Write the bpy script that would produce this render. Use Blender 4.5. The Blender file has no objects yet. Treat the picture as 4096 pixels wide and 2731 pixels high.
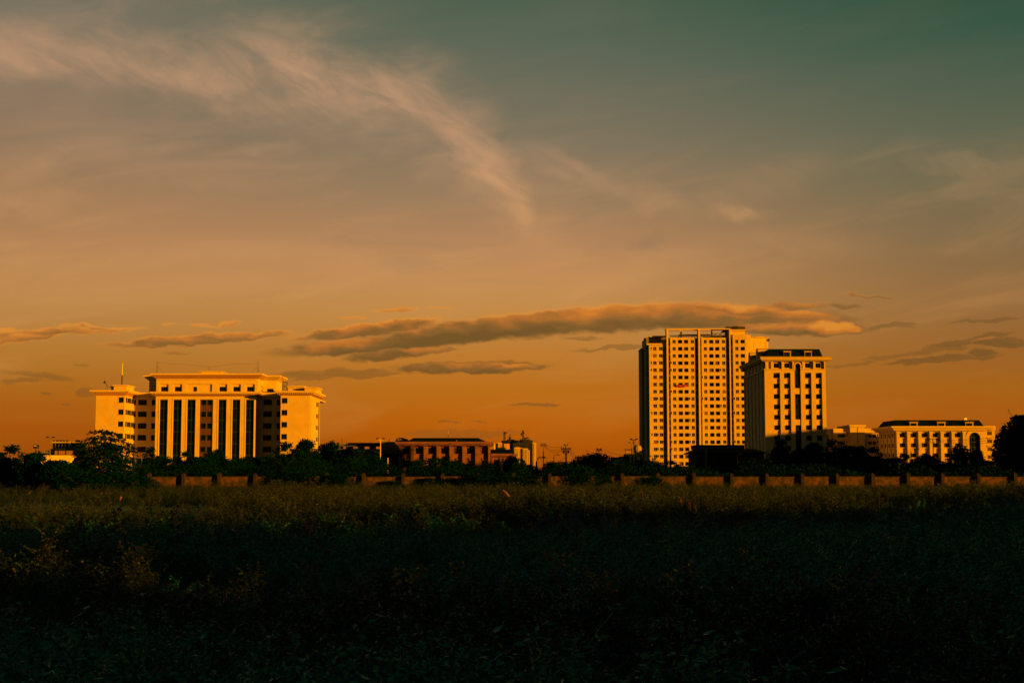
import bpy, bmesh, math, random
import numpy as np
R = math.radians
random.seed(11)
scene = bpy.context.scene
COL = scene.collection

# ------------------------------------------------------------------ camera
F = 5689.0                       # focal length in pixels of the 4096 px wide photograph (50 mm on 36 mm)
CAMZ = 2.2
TH = math.atan((1885 - 1365.5) / F)
cam_d = bpy.data.cameras.new('camera')
cam_d.lens = 50; cam_d.sensor_width = 36
cam_d.clip_start = 0.3; cam_d.clip_end = 30000
cam = bpy.data.objects.new('camera', cam_d); COL.objects.link(cam)
cam.location = (0, 0, CAMZ); cam.rotation_euler = (R(90) + TH, 0, 0)
scene.camera = cam

# ------------------------------------------------------------------ exposure
scene.view_settings.view_transform = 'Standard'
scene.view_settings.look = 'None'
scene.view_settings.exposure = 1.2
scene.view_settings.gamma = 1.0
scene.view_settings.use_curve_mapping = False
scene.cycles.max_bounces = 6
scene.cycles.diffuse_bounces = 4
scene.cycles.glossy_bounces = 2
scene.cycles.use_denoising = True
EXPO = 2 ** 1.2

# ------------------------------------------------------------------ sun
SUN_AZ = R(57)      # to the right of the direction straight behind the camera
SUN_EL = R(6)
tosun = (math.sin(SUN_AZ) * math.cos(SUN_EL), -math.cos(SUN_AZ) * math.cos(SUN_EL), math.sin(SUN_EL))
sl = bpy.data.lights.new('sun', 'SUN'); sl.energy = 5.0; sl.angle = R(0.55); sl.color = (1.0, 0.30, 0.0)
so = bpy.data.objects.new('sun', sl); COL.objects.link(so)
from mathutils import Vector, Matrix
so.rotation_euler = Vector(tosun).to_track_quat('Z', 'Y').to_euler()
so.location = (60, -60, 60)

# ------------------------------------------------------------------ picture helpers (photograph pixels -> points of the place)
def ray(u, v):
    dx = (u - 2048) / F; dy = (1365.5 - v) / F
    return dx, math.cos(TH) - dy * math.sin(TH), math.sin(TH) + dy * math.cos(TH)
def at(u, v, Y):
    dx, fy, fz = ray(u, v); t = Y / fy
    return dx * t, Y, CAMZ + fz * t
def Xa(u, v, Y): return at(u, v, Y)[0]
def Za(v, Y, u=2048): return at(u, v, Y)[2]
def Yat(u, v, X0):
    dx, fy, fz = ray(u, v); return X0 * fy / dx
def azel(u, v):
    d = Vector(ray(u, v)).normalized()
    return math.degrees(math.atan2(d.x, d.y)), math.degrees(math.asin(d.z))
Z1 = lambda x, y: (340 + x * .34437, 1420 + y * .34437)
Z2 = lambda x, y: (820 + x * .34437, 1420 + y * .34437)
Z3 = lambda x, y: (1300 + x * .25510, 1680 + y * .25510)
Z4 = lambda x, y: (1880 + x * .30612, 1680 + y * .30612)
Z5 = lambda x, y: (2540 + x * .38278, 1280 + y * .38278)
Z6 = lambda x, y: (2900 + x * .36977, 1300 + y * .36977)
Z7 = lambda x, y: (3280 + x * .34694, 1620 + y * .34694)
Z8 = lambda x, y: (x * .26361, 1700 + y * .26361)
Z9 = lambda x, y: (2540 + x * .22109, 1700 + y * .22109)
def lin(c):
    return tuple(((x / 255) / 12.92 if x / 255 <= .04045 else ((x / 255 + .055) / 1.055) ** 2.4) for x in c)

# ------------------------------------------------------------------ sky
world = bpy.data.worlds.new('World'); scene.world = world; world.use_nodes = True
wt = world.node_tree; wn = wt.nodes; wl = wt.links
for n in list(wn): wn.remove(n)
def setin(node, i, v):
    if isinstance(v, bpy.types.NodeSocket): node.id_data.links.new(v, node.inputs[i])
    elif v is not None: node.inputs[i].default_value = v
def MA(op, a, b=None, c=None, clamp=False, t=None):
    n = (t or wt).nodes.new('ShaderNodeMath'); n.operation = op; n.use_clamp = clamp
    setin(n, 0, a); setin(n, 1, b); setin(n, 2, c); return n.outputs[0]
def MR(v, a, b, c=0., d=1., smooth=True, t=None):
    n = (t or wt).nodes.new('ShaderNodeMapRange'); n.interpolation_type = 'SMOOTHSTEP' if smooth else 'LINEAR'
    setin(n, 0, v); setin(n, 1, a); setin(n, 2, b); setin(n, 3, c); setin(n, 4, d); return n.outputs[0]
def MIX(f, a, b, mode='MIX', t=None):
    n = (t or wt).nodes.new('ShaderNodeMix'); n.data_type = 'RGBA'; n.blend_type = mode
    setin(n, 0, f); setin(n, 6, a); setin(n, 7, b); return n.outputs[2]
def RAMP(f, stops, mode='LINEAR', t=None):
    n = (t or wt).nodes.new('ShaderNodeValToRGB'); cr = n.color_ramp; cr.interpolation = mode
    while len(cr.elements) < len(stops): cr.elements.new(.5)
    for e, (p, c) in zip(cr.elements, stops):
        e.position = p; e.color = (*c[:3], 1)
    setin(n, 0, f); return n.outputs[0]
def NOISE(vec, scale, detail=4, rough=.55, dist=0., lac=2., t=None):
    n = (t or wt).nodes.new('ShaderNodeTexNoise'); setin(n, 'Vector', vec)
    n.inputs['Scale'].default_value = scale; n.inputs['Detail'].default_value = detail
    n.inputs['Roughness'].default_value = rough; n.inputs['Distortion'].default_value = dist
    return n.outputs[0]
def MAPP(vec, loc=(0, 0, 0), rot=0., scale=(1, 1, 1), typ='TEXTURE', t=None):
    n = (t or wt).nodes.new('ShaderNodeMapping'); n.vector_type = typ
    setin(n, 0, vec); n.inputs[1].default_value = loc; n.inputs[2].default_value = (0, 0, rot); n.inputs[3].default_value = scale
    return n.outputs[0]

tc = wn.new('ShaderNodeTexCoord')
sep = wn.new('ShaderNodeSeparateXYZ'); wl.new(tc.outputs['Generated'], sep.inputs[0])
dX, dY, dZ = sep.outputs
AZ = MA('DEGREES', MA('ARCTAN2', dX, dY))
EL = MA('DEGREES', MA('ARCSINE', MA('MINIMUM', MA('MAXIMUM', dZ, -1.), 1.)))
cmb = wn.new('ShaderNodeCombineXYZ'); wl.new(AZ, cmb.inputs[0]); wl.new(EL, cmb.inputs[1]); AE = cmb.outputs[0]
def elv(v): return azel(2048, v)[1]
EMAX = 60.
def epos(e): return max(0., min(1., (e + 3.) / (EMAX + 3.)))
SKY_L = [(1900, (148, 72, 8)), (1800, (160, 77, 8)), (1690, (168, 86, 12)), (1560, (172, 103, 27)), (1420, (180, 120, 48)), (1250, (184, 132, 72)),
         (1000, (178, 129, 86)), (800, (160, 123, 88)), (600, (142, 117, 92)), (400, (134, 115, 95)), (200, (121, 113, 96)), (0, (108, 109, 94))]
SKY_C = [(1900, (156, 76, 6)), (1800, (176, 84, 6)), (1690, (187, 97, 10)), (1560, (187, 109, 24)), (1420, (189, 121, 46)), (1250, (195, 137, 70)), (1150, (195, 140, 83)),
         (1000, (184, 134, 90)), (800, (155, 124, 92)), (600, (130, 116, 93)), (400, (110, 109, 91)), (200, (92, 102, 86)), (0, (76, 95, 78))]
SKY_R = [(1900, (146, 70, 6)), (1800, (160, 78, 8)), (1690, (170, 88, 12)), (1560, (166, 97, 24)), (1420, (154, 99, 42)), (1250, (147, 105, 60)),
         (1000, (126, 104, 72)), (800, (110, 103, 76)), (600, (94, 100, 79)), (400, (74, 93, 75)), (200, (46, 84, 66)), (0, (24, 75, 55))]
def skyramp(tab, tail):
    st = [(epos(elv(v)), tuple(c / EXPO for c in lin(s))) for v, s in tab]
    st += [(epos(e), tuple(c / EXPO for c in s)) for e, s in tail]
    return RAMP(MR(EL, -3., EMAX, 0., 1., False), [(0., st[0][1])] + st, 'LINEAR')
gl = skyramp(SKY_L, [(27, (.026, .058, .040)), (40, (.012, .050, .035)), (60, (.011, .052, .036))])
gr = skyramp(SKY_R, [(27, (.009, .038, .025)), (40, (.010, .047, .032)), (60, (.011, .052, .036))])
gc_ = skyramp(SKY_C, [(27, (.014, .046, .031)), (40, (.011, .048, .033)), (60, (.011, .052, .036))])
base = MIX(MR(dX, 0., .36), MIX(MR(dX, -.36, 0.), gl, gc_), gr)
nis = wn.new('ShaderNodeTexSky'); nis.sky_type = 'NISHITA'; nis.sun_disc = False
nis.sun_elevation = SUN_EL; nis.sun_rotation = math.pi - SUN_AZ
nis.air_density = 1.5; nis.dust_density = 3.
nis_t = MIX(1., nis.outputs[0], (.10, .055, .025, 1), 'MULTIPLY')
base = MIX(.03, base, nis_t)
base = MIX(1., base, RAMP(MR(dY, -.3, .9), [(0, (.28, .38, .40)), (1, (1, 1, 1))]), 'MULTIPLY')  # dims the sky behind and beside the camera to deepen the shade

# high thin cirrus: two feathered strands and faint veils over the whole sky
nb2 = NOISE(MAPP(AE, (5, 2, 0), R(20), (6.5, 2.8, 1)), 1.0, 4, .55, .4)
nb3 = NOISE(MAPP(AE, (15, 8, 0), R(-20), (1.7, 1.0, 1)), 1.0, 6, .55, .3)
EC = MA('ADD', EL, MA('ADD', MA('MULTIPLY_ADD', nb2, 1.3, -.65), MA('MULTIPLY_ADD', nb3, 1.1, -.55)))
fib = NOISE(MAPP(AE, (1, 0, 0), R(-26), (3.0, 1.1, 1)), 1.0, 7, .6, .5)
fib2 = NOISE(MAPP(AE, (7, 3, 0), R(12), (3.6, 1.3, 1)), 1.0, 6, .56, .4)
def strand(band, wup, wdn, a_in, a_out):
    crv = wn.new('ShaderNodeFloatCurve'); cm = crv.mapping; cu = cm.curves[0]
    A0, A1 = -26., 4.
    pts = [((azel(u, v)[0] - A0) / (A1 - A0), azel(u, v)[1] / 30.) for u, v in band]
    while len(cu.points) < len(pts): cu.points.new(.5, .5)
    for p, q in zip(cu.points, pts): p.location = q
    cm.update()
    setin(crv, 'Value', MR(AZ, A0, A1, 0., 1., False))
    off = MA('SUBTRACT', EC, MA('MULTIPLY', crv.outputs[0], 30.))
    m = MA('MULTIPLY', MR(off, 0., wup, 1., 0.), MR(off, -wdn, 0., 0., 1.))
    return MA('MULTIPLY', m, MA('MULTIPLY', MR(AZ, *a_in), MR(AZ, *a_out))), off
s1, o1 = strand([(-400, 190), (0, 208), (250, 236), (480, 244), (650, 272), (850, 335), (1050, 388), (1250, 420)], 1.9, 1.5, (-36., -20., .4, 1.), (-5.0, -12.))
s2, o2 = strand([(500, 170), (750, 205), (900, 238), (1100, 275), (1300, 312), (1500, 362), (1650, 415), (1800, 512), (1900, 600), (2020, 725), (2110, 840), (2200, 980)], 2.1, 2.2, (-14.5, -8.5), (1.5, .2))
bm = MA('MULTIPLY', MA('MAXIMUM', MA('MULTIPLY', s1, .8), s2), MR(fib, .30, .68, .34, 1.0))
hal = MA('MULTIPLY', MA('MULTIPLY', MR(o2, -3.2, 0., 0., 1.), MR(o2, .2, 3.4, 1., 0.)), MA('MULTIPLY', MR(AZ, -22., -10., .3, 1.), MR(AZ, 5., -1.)))
hal = MA('MULTIPLY', hal, MR(fib2, .34, .70, .04, .52))
cir = MA('MAXIMUM', MA('MULTIPLY', bm, .92), hal)
wis = MA('MULTIPLY', MR(NOISE(MAPP(AE, (3, 9, 0), R(9), (11., 2.0, 1)), 1., 5, .56, .6), .42, .74, 0., .5), MR(EL, 1., 5., .3, 1.))
wis = MA('MULTIPLY', wis, MR(EL, 9., 16., 1., .12))
wisr = MA('MULTIPLY', wis, MR(dX, -.15, .3, 1., .5))
cir = MA('ADD', cir, wisr, None, True)
for (u, v, hl, hh, tl, op) in [(170, 640, 240, 55, 32, .42), (80, 820, 230, 60, 6, .40), (640, 590, 230, 30, 10, .24), (1020, 612, 210, 28, 8, .30), (880, 735, 380, 34, 2, .20),
                               (2290, 680, 280, 50, -24, .42), (2560, 785, 260, 44, -14, .36), (2950, 852, 130, 28, -6, .5), (3900, 672, 250, 42, -16, .30), (2700, 1062, 190, 22, -13, .42), (3150, 985, 340, 66, -3, .22), (3050, 720, 330, 66, 18, .22), (1500, 1080, 420, 40, -6, .25), (700, 1010, 400, 40, 4, .2)]:
    a, e = azel(u, v); D_ = 180 / math.pi / F
    cv = wn.new('ShaderNodeCombineXYZ'); setin(cv, 0, MA('MULTIPLY_ADD', nb3, 1.6, MA('ADD', AZ, -.8))); setin(cv, 1, EC)
    p = MAPP(cv.outputs[0], (a, e, 0), R(tl), (hl * D_ * 1.5, hh * D_ * 1.9, 1))
    ln = wn.new('ShaderNodeVectorMath'); ln.operation = 'LENGTH'; wl.new(p, ln.inputs[0])
    cir = MA('MAXIMUM', cir, MA('MULTIPLY', MR(ln.outputs[1], 1., .0, 0., op), MR(fib, .30, .66, .45, 1.)))
circol = RAMP(MR(EL, 0., 24., 0., 1., False), [(0, tuple(c / EXPO for c in lin((205, 135, 50)))), (.3, tuple(c / EXPO for c in lin((205, 148, 88)))), (.55, tuple(c / EXPO for c in lin((196, 150, 112)))), (1, tuple(c / EXPO for c in lin((182, 146, 116))))])
sky = MIX(cir, base, circol)
# darker gaps of clear sky between the veils
gap = MR(NOISE(MAPP(AE, (13, 4, 0), R(6), (10., 1.9, 1)), 1., 4, .55, .8), .55, .80, 0., .24)
gap = MA('MULTIPLY', gap, MR(EL, 4., 9.))
sky = MIX(gap, sky, tuple(c / EXPO for c in lin((88, 100, 88))) + (1,))

# low heaped clouds drawn out along the wind, flat below, lit from the right
wa = NOISE(MAPP(AE, (2, 5, 0), 0., (.85, .42, 1)), 1., 5, .52)
wb = NOISE(MAPP(AE, (21, 7, 0), 0., (1.1, .5, 1)), 1., 5, .55)
wbig = NOISE(MAPP(AE, (31, 2, 0), R(4), (1.9, .6, 1)), 1., 4, .5)
CLOUDS = [  # u, v, half length, half height, tilt (deg, up to the right), opacity, light (0 dark .. 1 lit)
    (1540, 1376, 430, 33, 5, 1, .42), (1480, 1318, 290, 28, 8, 1, .50), (1880, 1326, 440, 46, 6, 1, .30), (2150, 1296, 480, 52, 5, 1, .32),
    (2480, 1272, 460, 56, 3, 1, .48), (2800, 1266, 400, 54, -1, 1, .54), (3060, 1262, 330, 34, -4, .9, .72), (3190, 1318, 250, 25, -2, .9, .62),
    (3340, 1312, 110, 26, -3, .9, .95), (3150, 1226, 140, 16, 1, .75, .45), (3370, 1224, 70, 12, -6, .6, .4), (2980, 1240, 180, 22, -4, .9, .7),
    (1590, 1241, 95, 9, 3, .7, .4), (1410, 1272, 60, 9, 4, .55, .4), (1760, 1232, 50, 5, -2, .5, .35),
    (1570, 1417, 185, 22, 5, .9, .28), (1720, 1405, 110, 14, 3, .7, .6), (1870, 1470, 290, 24, 1, .95, .4), (2060, 1468, 130, 13, 0, .8, .6),
    (1330, 1494, 240, 20, 2, .55, .6), (1260, 1512, 110, 10, 5, .5, .4), (1500, 1502, 90, 8, 8, .5, .4),
    (800, 1358, 350, 20, 5, .85, .42), (980, 1343, 190, 12, 3, .7, .5), (130, 1342, 180, 22, 10, .85, .6), (330, 1322, 240, 12, 3, .75, .55), (20, 1330, 60, 20, 6, .8, .85),
    (280, 1302, 60, 9, 4, .6, .6), (370, 1306, 60, 9, -6, .6, .55), (920, 1297, 50, 12, 5, .7, .55), (815, 1303, 60, 8, -4, .55, .55), (680, 1297, 26, 5, 0, .5, .5),
    (700, 1409, 60, 8, 4, .45, .4), (160, 1502, 140, 13, -6, .45, .45), (90, 1524, 75, 9, 3, .45, .45), (320, 1462, 26, 5, 0, .5, .3), (180, 1574, 24, 6, 0, .5, .3), (350, 1568, 32, 20, 0, .4, .4), (260, 1612, 24, 5, 0, .4, .4),
    (2130, 1617, 100, 7, 1, .55, .3), (2330, 1354, 80, 9, -2, .5, .4), (2450, 1390, 150, 9, 4, .5, .35), (1800, 1691, 40, 3, 1, .45, .3), (1910, 1686, 32, 3, 0, .45, .3), (1850, 1735, 220, 18, 0, .33, .4),
    (3470, 1182, 90, 8, -7, .55, .15), (3600, 1310, 40, 6, -4, .4, .4), (3550, 1304, 100, 9, 5, .5, .45), (3740, 1400, 110, 10, 6, .45, .35), (3880, 1362, 160, 14, 9, .6, .5), (3990, 1368, 110, 18, -4, .7, .85),
    (3720, 1438, 170, 12, 5, .65, .4), (3880, 1432, 110, 8, 2, .6, .55), (3560, 1428, 110, 7, 6, .4, .4), (3930, 1410, 60, 12, -5, .7, .9), (3950, 1282, 130, 8, 3, .5, .3), (3400, 1460, 110, 5, 5, .4, .3),
]
DEG = 180 / math.pi / F
accm = None; accl = None
wv = wn.new('ShaderNodeCombineXYZ')
setin(wv, 0, MA('MULTIPLY_ADD', wb, 1.3, MA('ADD', AZ, -.65)))
setin(wv, 1, MA('MULTIPLY_ADD', wa, .46, MA('ADD', EL, -.23)))
AEW = wv.outputs[0]
for (u, v, hl, hh, tl, op, lt) in CLOUDS:
    a, e = azel(u, v)
    p = MAPP(AEW, (a, e, 0), R(tl), (hl * DEG * 1.15, max(hh, 6) * DEG * 1.14, 1))
    ln = wn.new('ShaderNodeVectorMath'); ln.operation = 'LENGTH'; wl.new(p, ln.inputs[0])
    sp = wn.new('ShaderNodeSeparateXYZ'); wl.new(p, sp.inputs[0])
    m = MR(ln.outputs[1], 1.08, .62, 0., op)
    l_ = MA('MULTIPLY_ADD', sp.outputs[1], .52, MA('MULTIPLY_ADD', sp.outputs[0], .08, lt))
    if accm is None: accm, accl = m, l_
    else:
        mx = wn.new('ShaderNodeMix'); mx.data_type = 'FLOAT'; setin(mx, 0, m); setin(mx, 2, accl); setin(mx, 3, l_); accl = mx.outputs[0]
        accm = MA('MAXIMUM', accm, m)
lt = MA('MULTIPLY_ADD', wbig, .9, MA('ADD', MA('MULTIPLY_ADD', wa, .3, accl), -.66))
cloudcol = RAMP(lt, [(0., tuple(c / EXPO for c in lin((102, 76, 38)))), (.32, tuple(c / EXPO for c in lin((132, 90, 42)))), (.58, tuple(c / EXPO for c in lin((178, 106, 42)))), (.85, tuple(c / EXPO for c in lin((212, 124, 40)))), (1., tuple(c / EXPO for c in lin((228, 142, 46))))])
cf = MA('MULTIPLY', accm, .88)
sky = MIX(cf, sky, cloudcol)
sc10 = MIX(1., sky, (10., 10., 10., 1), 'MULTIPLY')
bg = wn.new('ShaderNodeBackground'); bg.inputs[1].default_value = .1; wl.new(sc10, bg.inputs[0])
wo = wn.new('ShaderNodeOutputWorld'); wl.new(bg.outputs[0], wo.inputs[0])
world.cycles.sampling_method = 'MANUAL'; world.cycles.sample_map_resolution = 512

# ------------------------------------------------------------------ materials
MATS = {}
def mat(name, col, rough=.85, var=.0, scale=1., col2=None, streak=0., spec=.25, vscale=(1, 1, 1), bump=0., coord='Object', thr=(.35, .7)):
    if name in MATS: return MATS[name]
    m = bpy.data.materials.new(name); m.use_nodes = True; t = m.node_tree; b = t.nodes['Principled BSDF']
    b.inputs['Roughness'].default_value = rough; b.inputs['Specular IOR Level'].default_value = spec
    c4 = (*col, 1)
    if col2 is None and var <= 0: b.inputs['Base Color'].default_value = c4
    else:
        tcn = t.nodes.new('ShaderNodeTexCoord')
        vec = MAPP(tcn.outputs[coord], scale=vscale, typ='POINT', t=t)
        n1 = NOISE(vec, scale, 6, .65, .4, t=t)
        c2 = (*(col2 or tuple(x * (1 - var) for x in col)), 1)
        c = MIX(MR(n1, thr[0], thr[1], t=t), c4, c2, t=t)
        if streak > 0:
            v2 = MAPP(tcn.outputs[coord], scale=(1.6, 1.6, .07), typ='POINT', t=t)
            n2 = NOISE(v2, 1., 5, .6, .2, t=t)
            c = MIX(MR(n2, .56, .78, 0., streak, t=t), c, tuple(x * .45 for x in col) + (1,), t=t)
        t.links.new(c, b.inputs['Base Color'])
        if bump > 0:
            bp = t.nodes.new('ShaderNodeBump'); bp.inputs['Strength'].default_value = bump; bp.inputs['Distance'].default_value = .05
            t.links.new(n1, bp.inputs['Height']); t.links.new(bp.outputs[0], b.inputs['Normal'])
    MATS[name] = m; return m
cream = mat('cream_paint', (.465, .41, .22), .8, .13, .35, streak=.26)
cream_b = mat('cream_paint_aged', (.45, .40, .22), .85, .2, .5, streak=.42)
peach = mat('terracotta_band', (.34, .19, .09), .85, .2, .8)  # reddish tone is part paint, part soffit shade put into the colour
stone = mat('pale_stone', (.43, .375, .20), .85, .12, .6, streak=.12)
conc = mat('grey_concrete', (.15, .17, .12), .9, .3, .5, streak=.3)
brown = mat('brown_render', (.170, .092, .04), .9, .45, .5, streak=.35)
olive = mat('grey_render', (.085, .11, .08), .9, .3, .4)
roofm = mat('dark_green_roof', (.0008, .009, .0065), .9, .3, 1.2, spec=.05)
roofd = mat('dark_roof_felt', (.002, .009, .006), .9, .3, 1., spec=.05)
glass = mat('dark_green_glass', (.0006, .007, .004), .15, spec=.12)
glass_b = mat('glass_with_drawn_blind', (.035, .03, .015), .35, .5, .7)
glass_c = mat('glass_with_pale_curtain', (.16, .09, .03), .4, .55, 1.5)
spand = mat('green_spandrel_glass', (.002, .018, .011), .25, spec=.12)
framew = mat('pale_window_frame', (.36, .30, .17), .5)
framed = mat('dark_window_frame', (.03, .035, .03), .5)
louvm = mat('dark_brown_louvre', (.13, .085, .04), .7, .2, 2.)
steel = mat('galvanised_steel', (.24, .23, .17), .45, .2, 3.)
steeld = mat('dark_painted_steel', (.02, .025, .02), .6)
redm = mat('faded_red_cloth', (.30, .035, .01), .8, .5, 1.8)
whitem = mat('white_paint', (.60, .56, .40), .6, .1, 1.)
barkm = mat('tree_bark', (.035, .028, .018), .95, .4, 3.)
# ------------------------------------------------------------------ mesh and object helpers
ORG = {}
class MB:
    def __init__(s): s.v = []; s.f = []
    def quad(s, a, b, c, d):
        i = len(s.v); s.v += [a, b, c, d]; s.f.append((i, i + 1, i + 2, i + 3))
    def tri(s, a, b, c):
        i = len(s.v); s.v += [a, b, c]; s.f.append((i, i + 1, i + 2))
    def box(s, x0, x1, y0, y1, z0, z1):
        i = len(s.v)
        s.v += [(x0, y0, z0), (x1, y0, z0), (x1, y1, z0), (x0, y1, z0), (x0, y0, z1), (x1, y0, z1), (x1, y1, z1), (x0, y1, z1)]
        for q in ((0, 3, 2, 1), (4, 5, 6, 7), (0, 1, 5, 4), (1, 2, 6, 5), (2, 3, 7, 6), (3, 0, 4, 7)): s.f.append(tuple(i + k for k in q))
        return s
    def frustum(s, a, z0, b, z1):     # a, b = (x0, x1, y0, y1)
        i = len(s.v)
        for (x0, x1, y0, y1), z in ((a, z0), (b, z1)):
            s.v += [(x0, y0, z), (x1, y0, z), (x1, y1, z), (x0, y1, z)]
        for q in ((0, 3, 2, 1), (4, 5, 6, 7), (0, 1, 5, 4), (1, 2, 6, 5), (2, 3, 7, 6), (3, 0, 4, 7)): s.f.append(tuple(i + k for k in q))
        return s
    def tube(s, pts, r, n=6, r1=None):
        pts = [Vector(p) for p in pts]; i0 = len(s.v); m = len(pts)
        for k, p in enumerate(pts):
            d = (pts[min(k + 1, m - 1)] - pts[max(k - 1, 0)]).normalized()
            a = d.orthogonal().normalized() if abs(d.z) > .9 else d.cross(Vector((0, 0, 1))).normalized()
            b = d.cross(a)
            rr = r if r1 is None else r + (r1 - r) * k / (m - 1)
            for j in range(n):
                t = 2 * math.pi * j / n; q = p + (a * math.cos(t) + b * math.sin(t)) * rr; s.v.append(tuple(q))
        for k in range(m - 1):
            for j in range(n):
                s.f.append((i0 + k * n + j, i0 + k * n + (j + 1) % n, i0 + (k + 1) * n + (j + 1) % n, i0 + (k + 1) * n + j))
        s.f.append(tuple(i0 + j for j in range(n))[::-1]); s.f.append(tuple(i0 + (m - 1) * n + j for j in range(n)))
        return s
    def prism(s, poly, y0, y1):       # poly in x,z
        i = len(s.v); n = len(poly)
        s.v += [(x, y0, z) for x, z in poly] + [(x, y1, z) for x, z in poly]
        s.f.append(tuple(i + k for k in range(n))); s.f.append(tuple(i + n + k for k in range(n))[::-1])
        for k in range(n): s.f.append((i + k, i + n + k, i + n + (k + 1) % n, i + (k + 1) % n))
        return s
    def mesh(s, name, m, o=(0, 0, 0)):
        me = bpy.data.meshes.new(name)
        me.from_pydata([(x - o[0], y - o[1], z - o[2]) for x, y, z in s.v], [], s.f)
        if m: me.materials.append(m)
        bm = bmesh.new(); bm.from_mesh(me); bmesh.ops.recalc_face_normals(bm, faces=bm.faces); bm.to_mesh(me); bm.free()
        return me
    def build(s, name, m, parent=None, kind=None):
        o = ORG.get(parent.name, (0, 0, 0)) if parent else (0, 0, 0)
        ob = bpy.data.objects.new(name, s.mesh(name, m, o)); COL.objects.link(ob)
        if parent: ob.parent = parent; ORG[ob.name] = o
        if kind: ob['kind'] = kind
        return ob
def thing(name, label, cat, loc, group=None):
    o = bpy.data.objects.new(name, None); COL.objects.link(o); o.location = loc; o.empty_display_size = .5
    o['label'] = label; o['category'] = cat
    if group: o['group'] = group
    ORG[o.name] = tuple(loc); return o
def tag(o, label, cat, group=None):
    o['label'] = label; o['category'] = cat
    if group: o['group'] = group
    return o

def PL(plane, c):
    if plane == 'F': return lambda s, d, z: (s, c + d, z)
    if plane == 'R': return lambda s, d, z: (c - d, s, z)
    return lambda s, d, z: (c + d, s, z)
def facade(mb, plane, c, s0, s1, z0, z1, ops, depth):
    P = PL(plane, c)
    ops = [(max(a, s0), min(b, s1), max(e, z0), min(g, z1)) for a, b, e, g in ops]
    ops = [o for o in ops if o[1] - o[0] > .02 and o[3] - o[2] > .02]
    S = sorted({round(x, 4) for x in [s0, s1] + [o[0] for o in ops] + [o[1] for o in ops]})
    Zs = sorted({round(x, 4) for x in [z0, z1] + [o[2] for o in ops] + [o[3] for o in ops]})
    for i in range(len(S) - 1):
        run = None
        sm = (S[i] + S[i + 1]) / 2
        for j in range(len(Zs) - 1):
            zm = (Zs[j] + Zs[j + 1]) / 2
            hole = any(o[0] < sm < o[1] and o[2] < zm < o[3] for o in ops)
            if not hole and run is None: run = Zs[j]
            if hole and run is not None:
                mb.quad(P(S[i], 0, run), P(S[i + 1], 0, run), P(S[i + 1], 0, Zs[j]), P(S[i], 0, Zs[j])); run = None
        if run is not None: mb.quad(P(S[i], 0, run), P(S[i + 1], 0, run), P(S[i + 1], 0, Zs[-1]), P(S[i], 0, Zs[-1]))
    for a, b, e, g in ops:
        mb.quad(P(a, 0, e), P(a, depth, e), P(a, depth, g), P(a, 0, g)); mb.quad(P(b, 0, e), P(b, depth, e), P(b, depth, g), P(b, 0, g))
        mb.quad(P(a, 0, e), P(b, 0, e), P(b, depth, e), P(a, depth, e)); mb.quad(P(a, 0, g), P(b, 0, g), P(b, depth, g), P(a, depth, g))
    return mb
WC = {}
def win_mesh(kind, w, h, fm):
    k = (kind, round(w, 2), round(h, 2), fm.name)
    if k in WC: return WC[k]
    mb = MB(); t = .055; y0, y1 = -.04, .04
    mb.box(-w / 2, -w / 2 + t, y0, y1, -h / 2, h / 2); mb.box(w / 2 - t, w / 2, y0, y1, -h / 2, h / 2)
    mb.box(-w / 2 + t, w / 2 - t, y0, y1, -h / 2, -h / 2 + t); mb.box(-w / 2 + t, w / 2 - t, y0, y1, h / 2 - t, h / 2)
    b = .034
    if kind == 'casement':
        mb.box(-b, b, y0, y1 - .01, -h / 2 + t, h / 2 - t)
        mb.box(-w / 2 + t, w / 2 - t, y0 + .01, y1 - .02, -h / 2 + .24 * h, -h / 2 + .24 * h + 2 * b)
    elif kind in ('double', 'triple', 'quad'):
        n = {'double': 2, 'triple': 3, 'quad': 4}[kind]
        for q in range(1, n):
            x = -w / 2 + w * q / n; mb.box(x - b, x + b, y0, y1 - .01, -h / 2 + t, h / 2 - t)
    elif kind == 'cross':
        mb.box(-b, b, y0, y1 - .01, -h / 2 + t, h / 2 - t); mb.box(-w / 2 + t, w / 2 - t, y0 + .01, y1 - .02, .2 * h - b, .2 * h + b)
    me = mb.mesh('window', fm); WC[k] = me; return me
def pane_mesh(w, h, gm):
    k = ('pane', round(w, 2), round(h, 2), gm.name)
    if k not in WC: WC[k] = MB().box(-w / 2, w / 2, -.012, .012, -h / 2, h / 2).mesh('pane', gm)
    return WC[k]
ROT = {'F': 0, 'R': R(90), 'L': R(-90)}
def window(root, kind, plane, c, s, z, w, h, depth, fm=None, gm=None, name='window'):
    o = ORG[root.name]; p = PL(plane, c)(s, depth - .06, z)
    ob = bpy.data.objects.new(name, win_mesh(kind, w, h, fm or framed)); COL.objects.link(ob); ob.parent = root
    ob.location = (p[0] - o[0], p[1] - o[1], p[2] - o[2]); ob.rotation_euler = (0, 0, ROT[plane])
    pn = bpy.data.objects.new('pane', pane_mesh(w - .02, h - .02, gm or glass)); COL.objects.link(pn); pn.parent = ob
    pn.location = (0, .025, 0); return ob
def cornice(root, x0, x1, y0, y1, layers, m, name='cornice', back=False):
    """layers: (z0, z1, overhang[, material])"""
    for L in layers:
        ov = L[2]; yb = y1 + (ov if back else -.003 * (1 + len(name) % 3))
        MB().box(x0 - ov, x1 + ov, y0 - ov, yb, L[0], L[1]).build(name, L[3] if len(L) > 3 else m, root)
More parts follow.
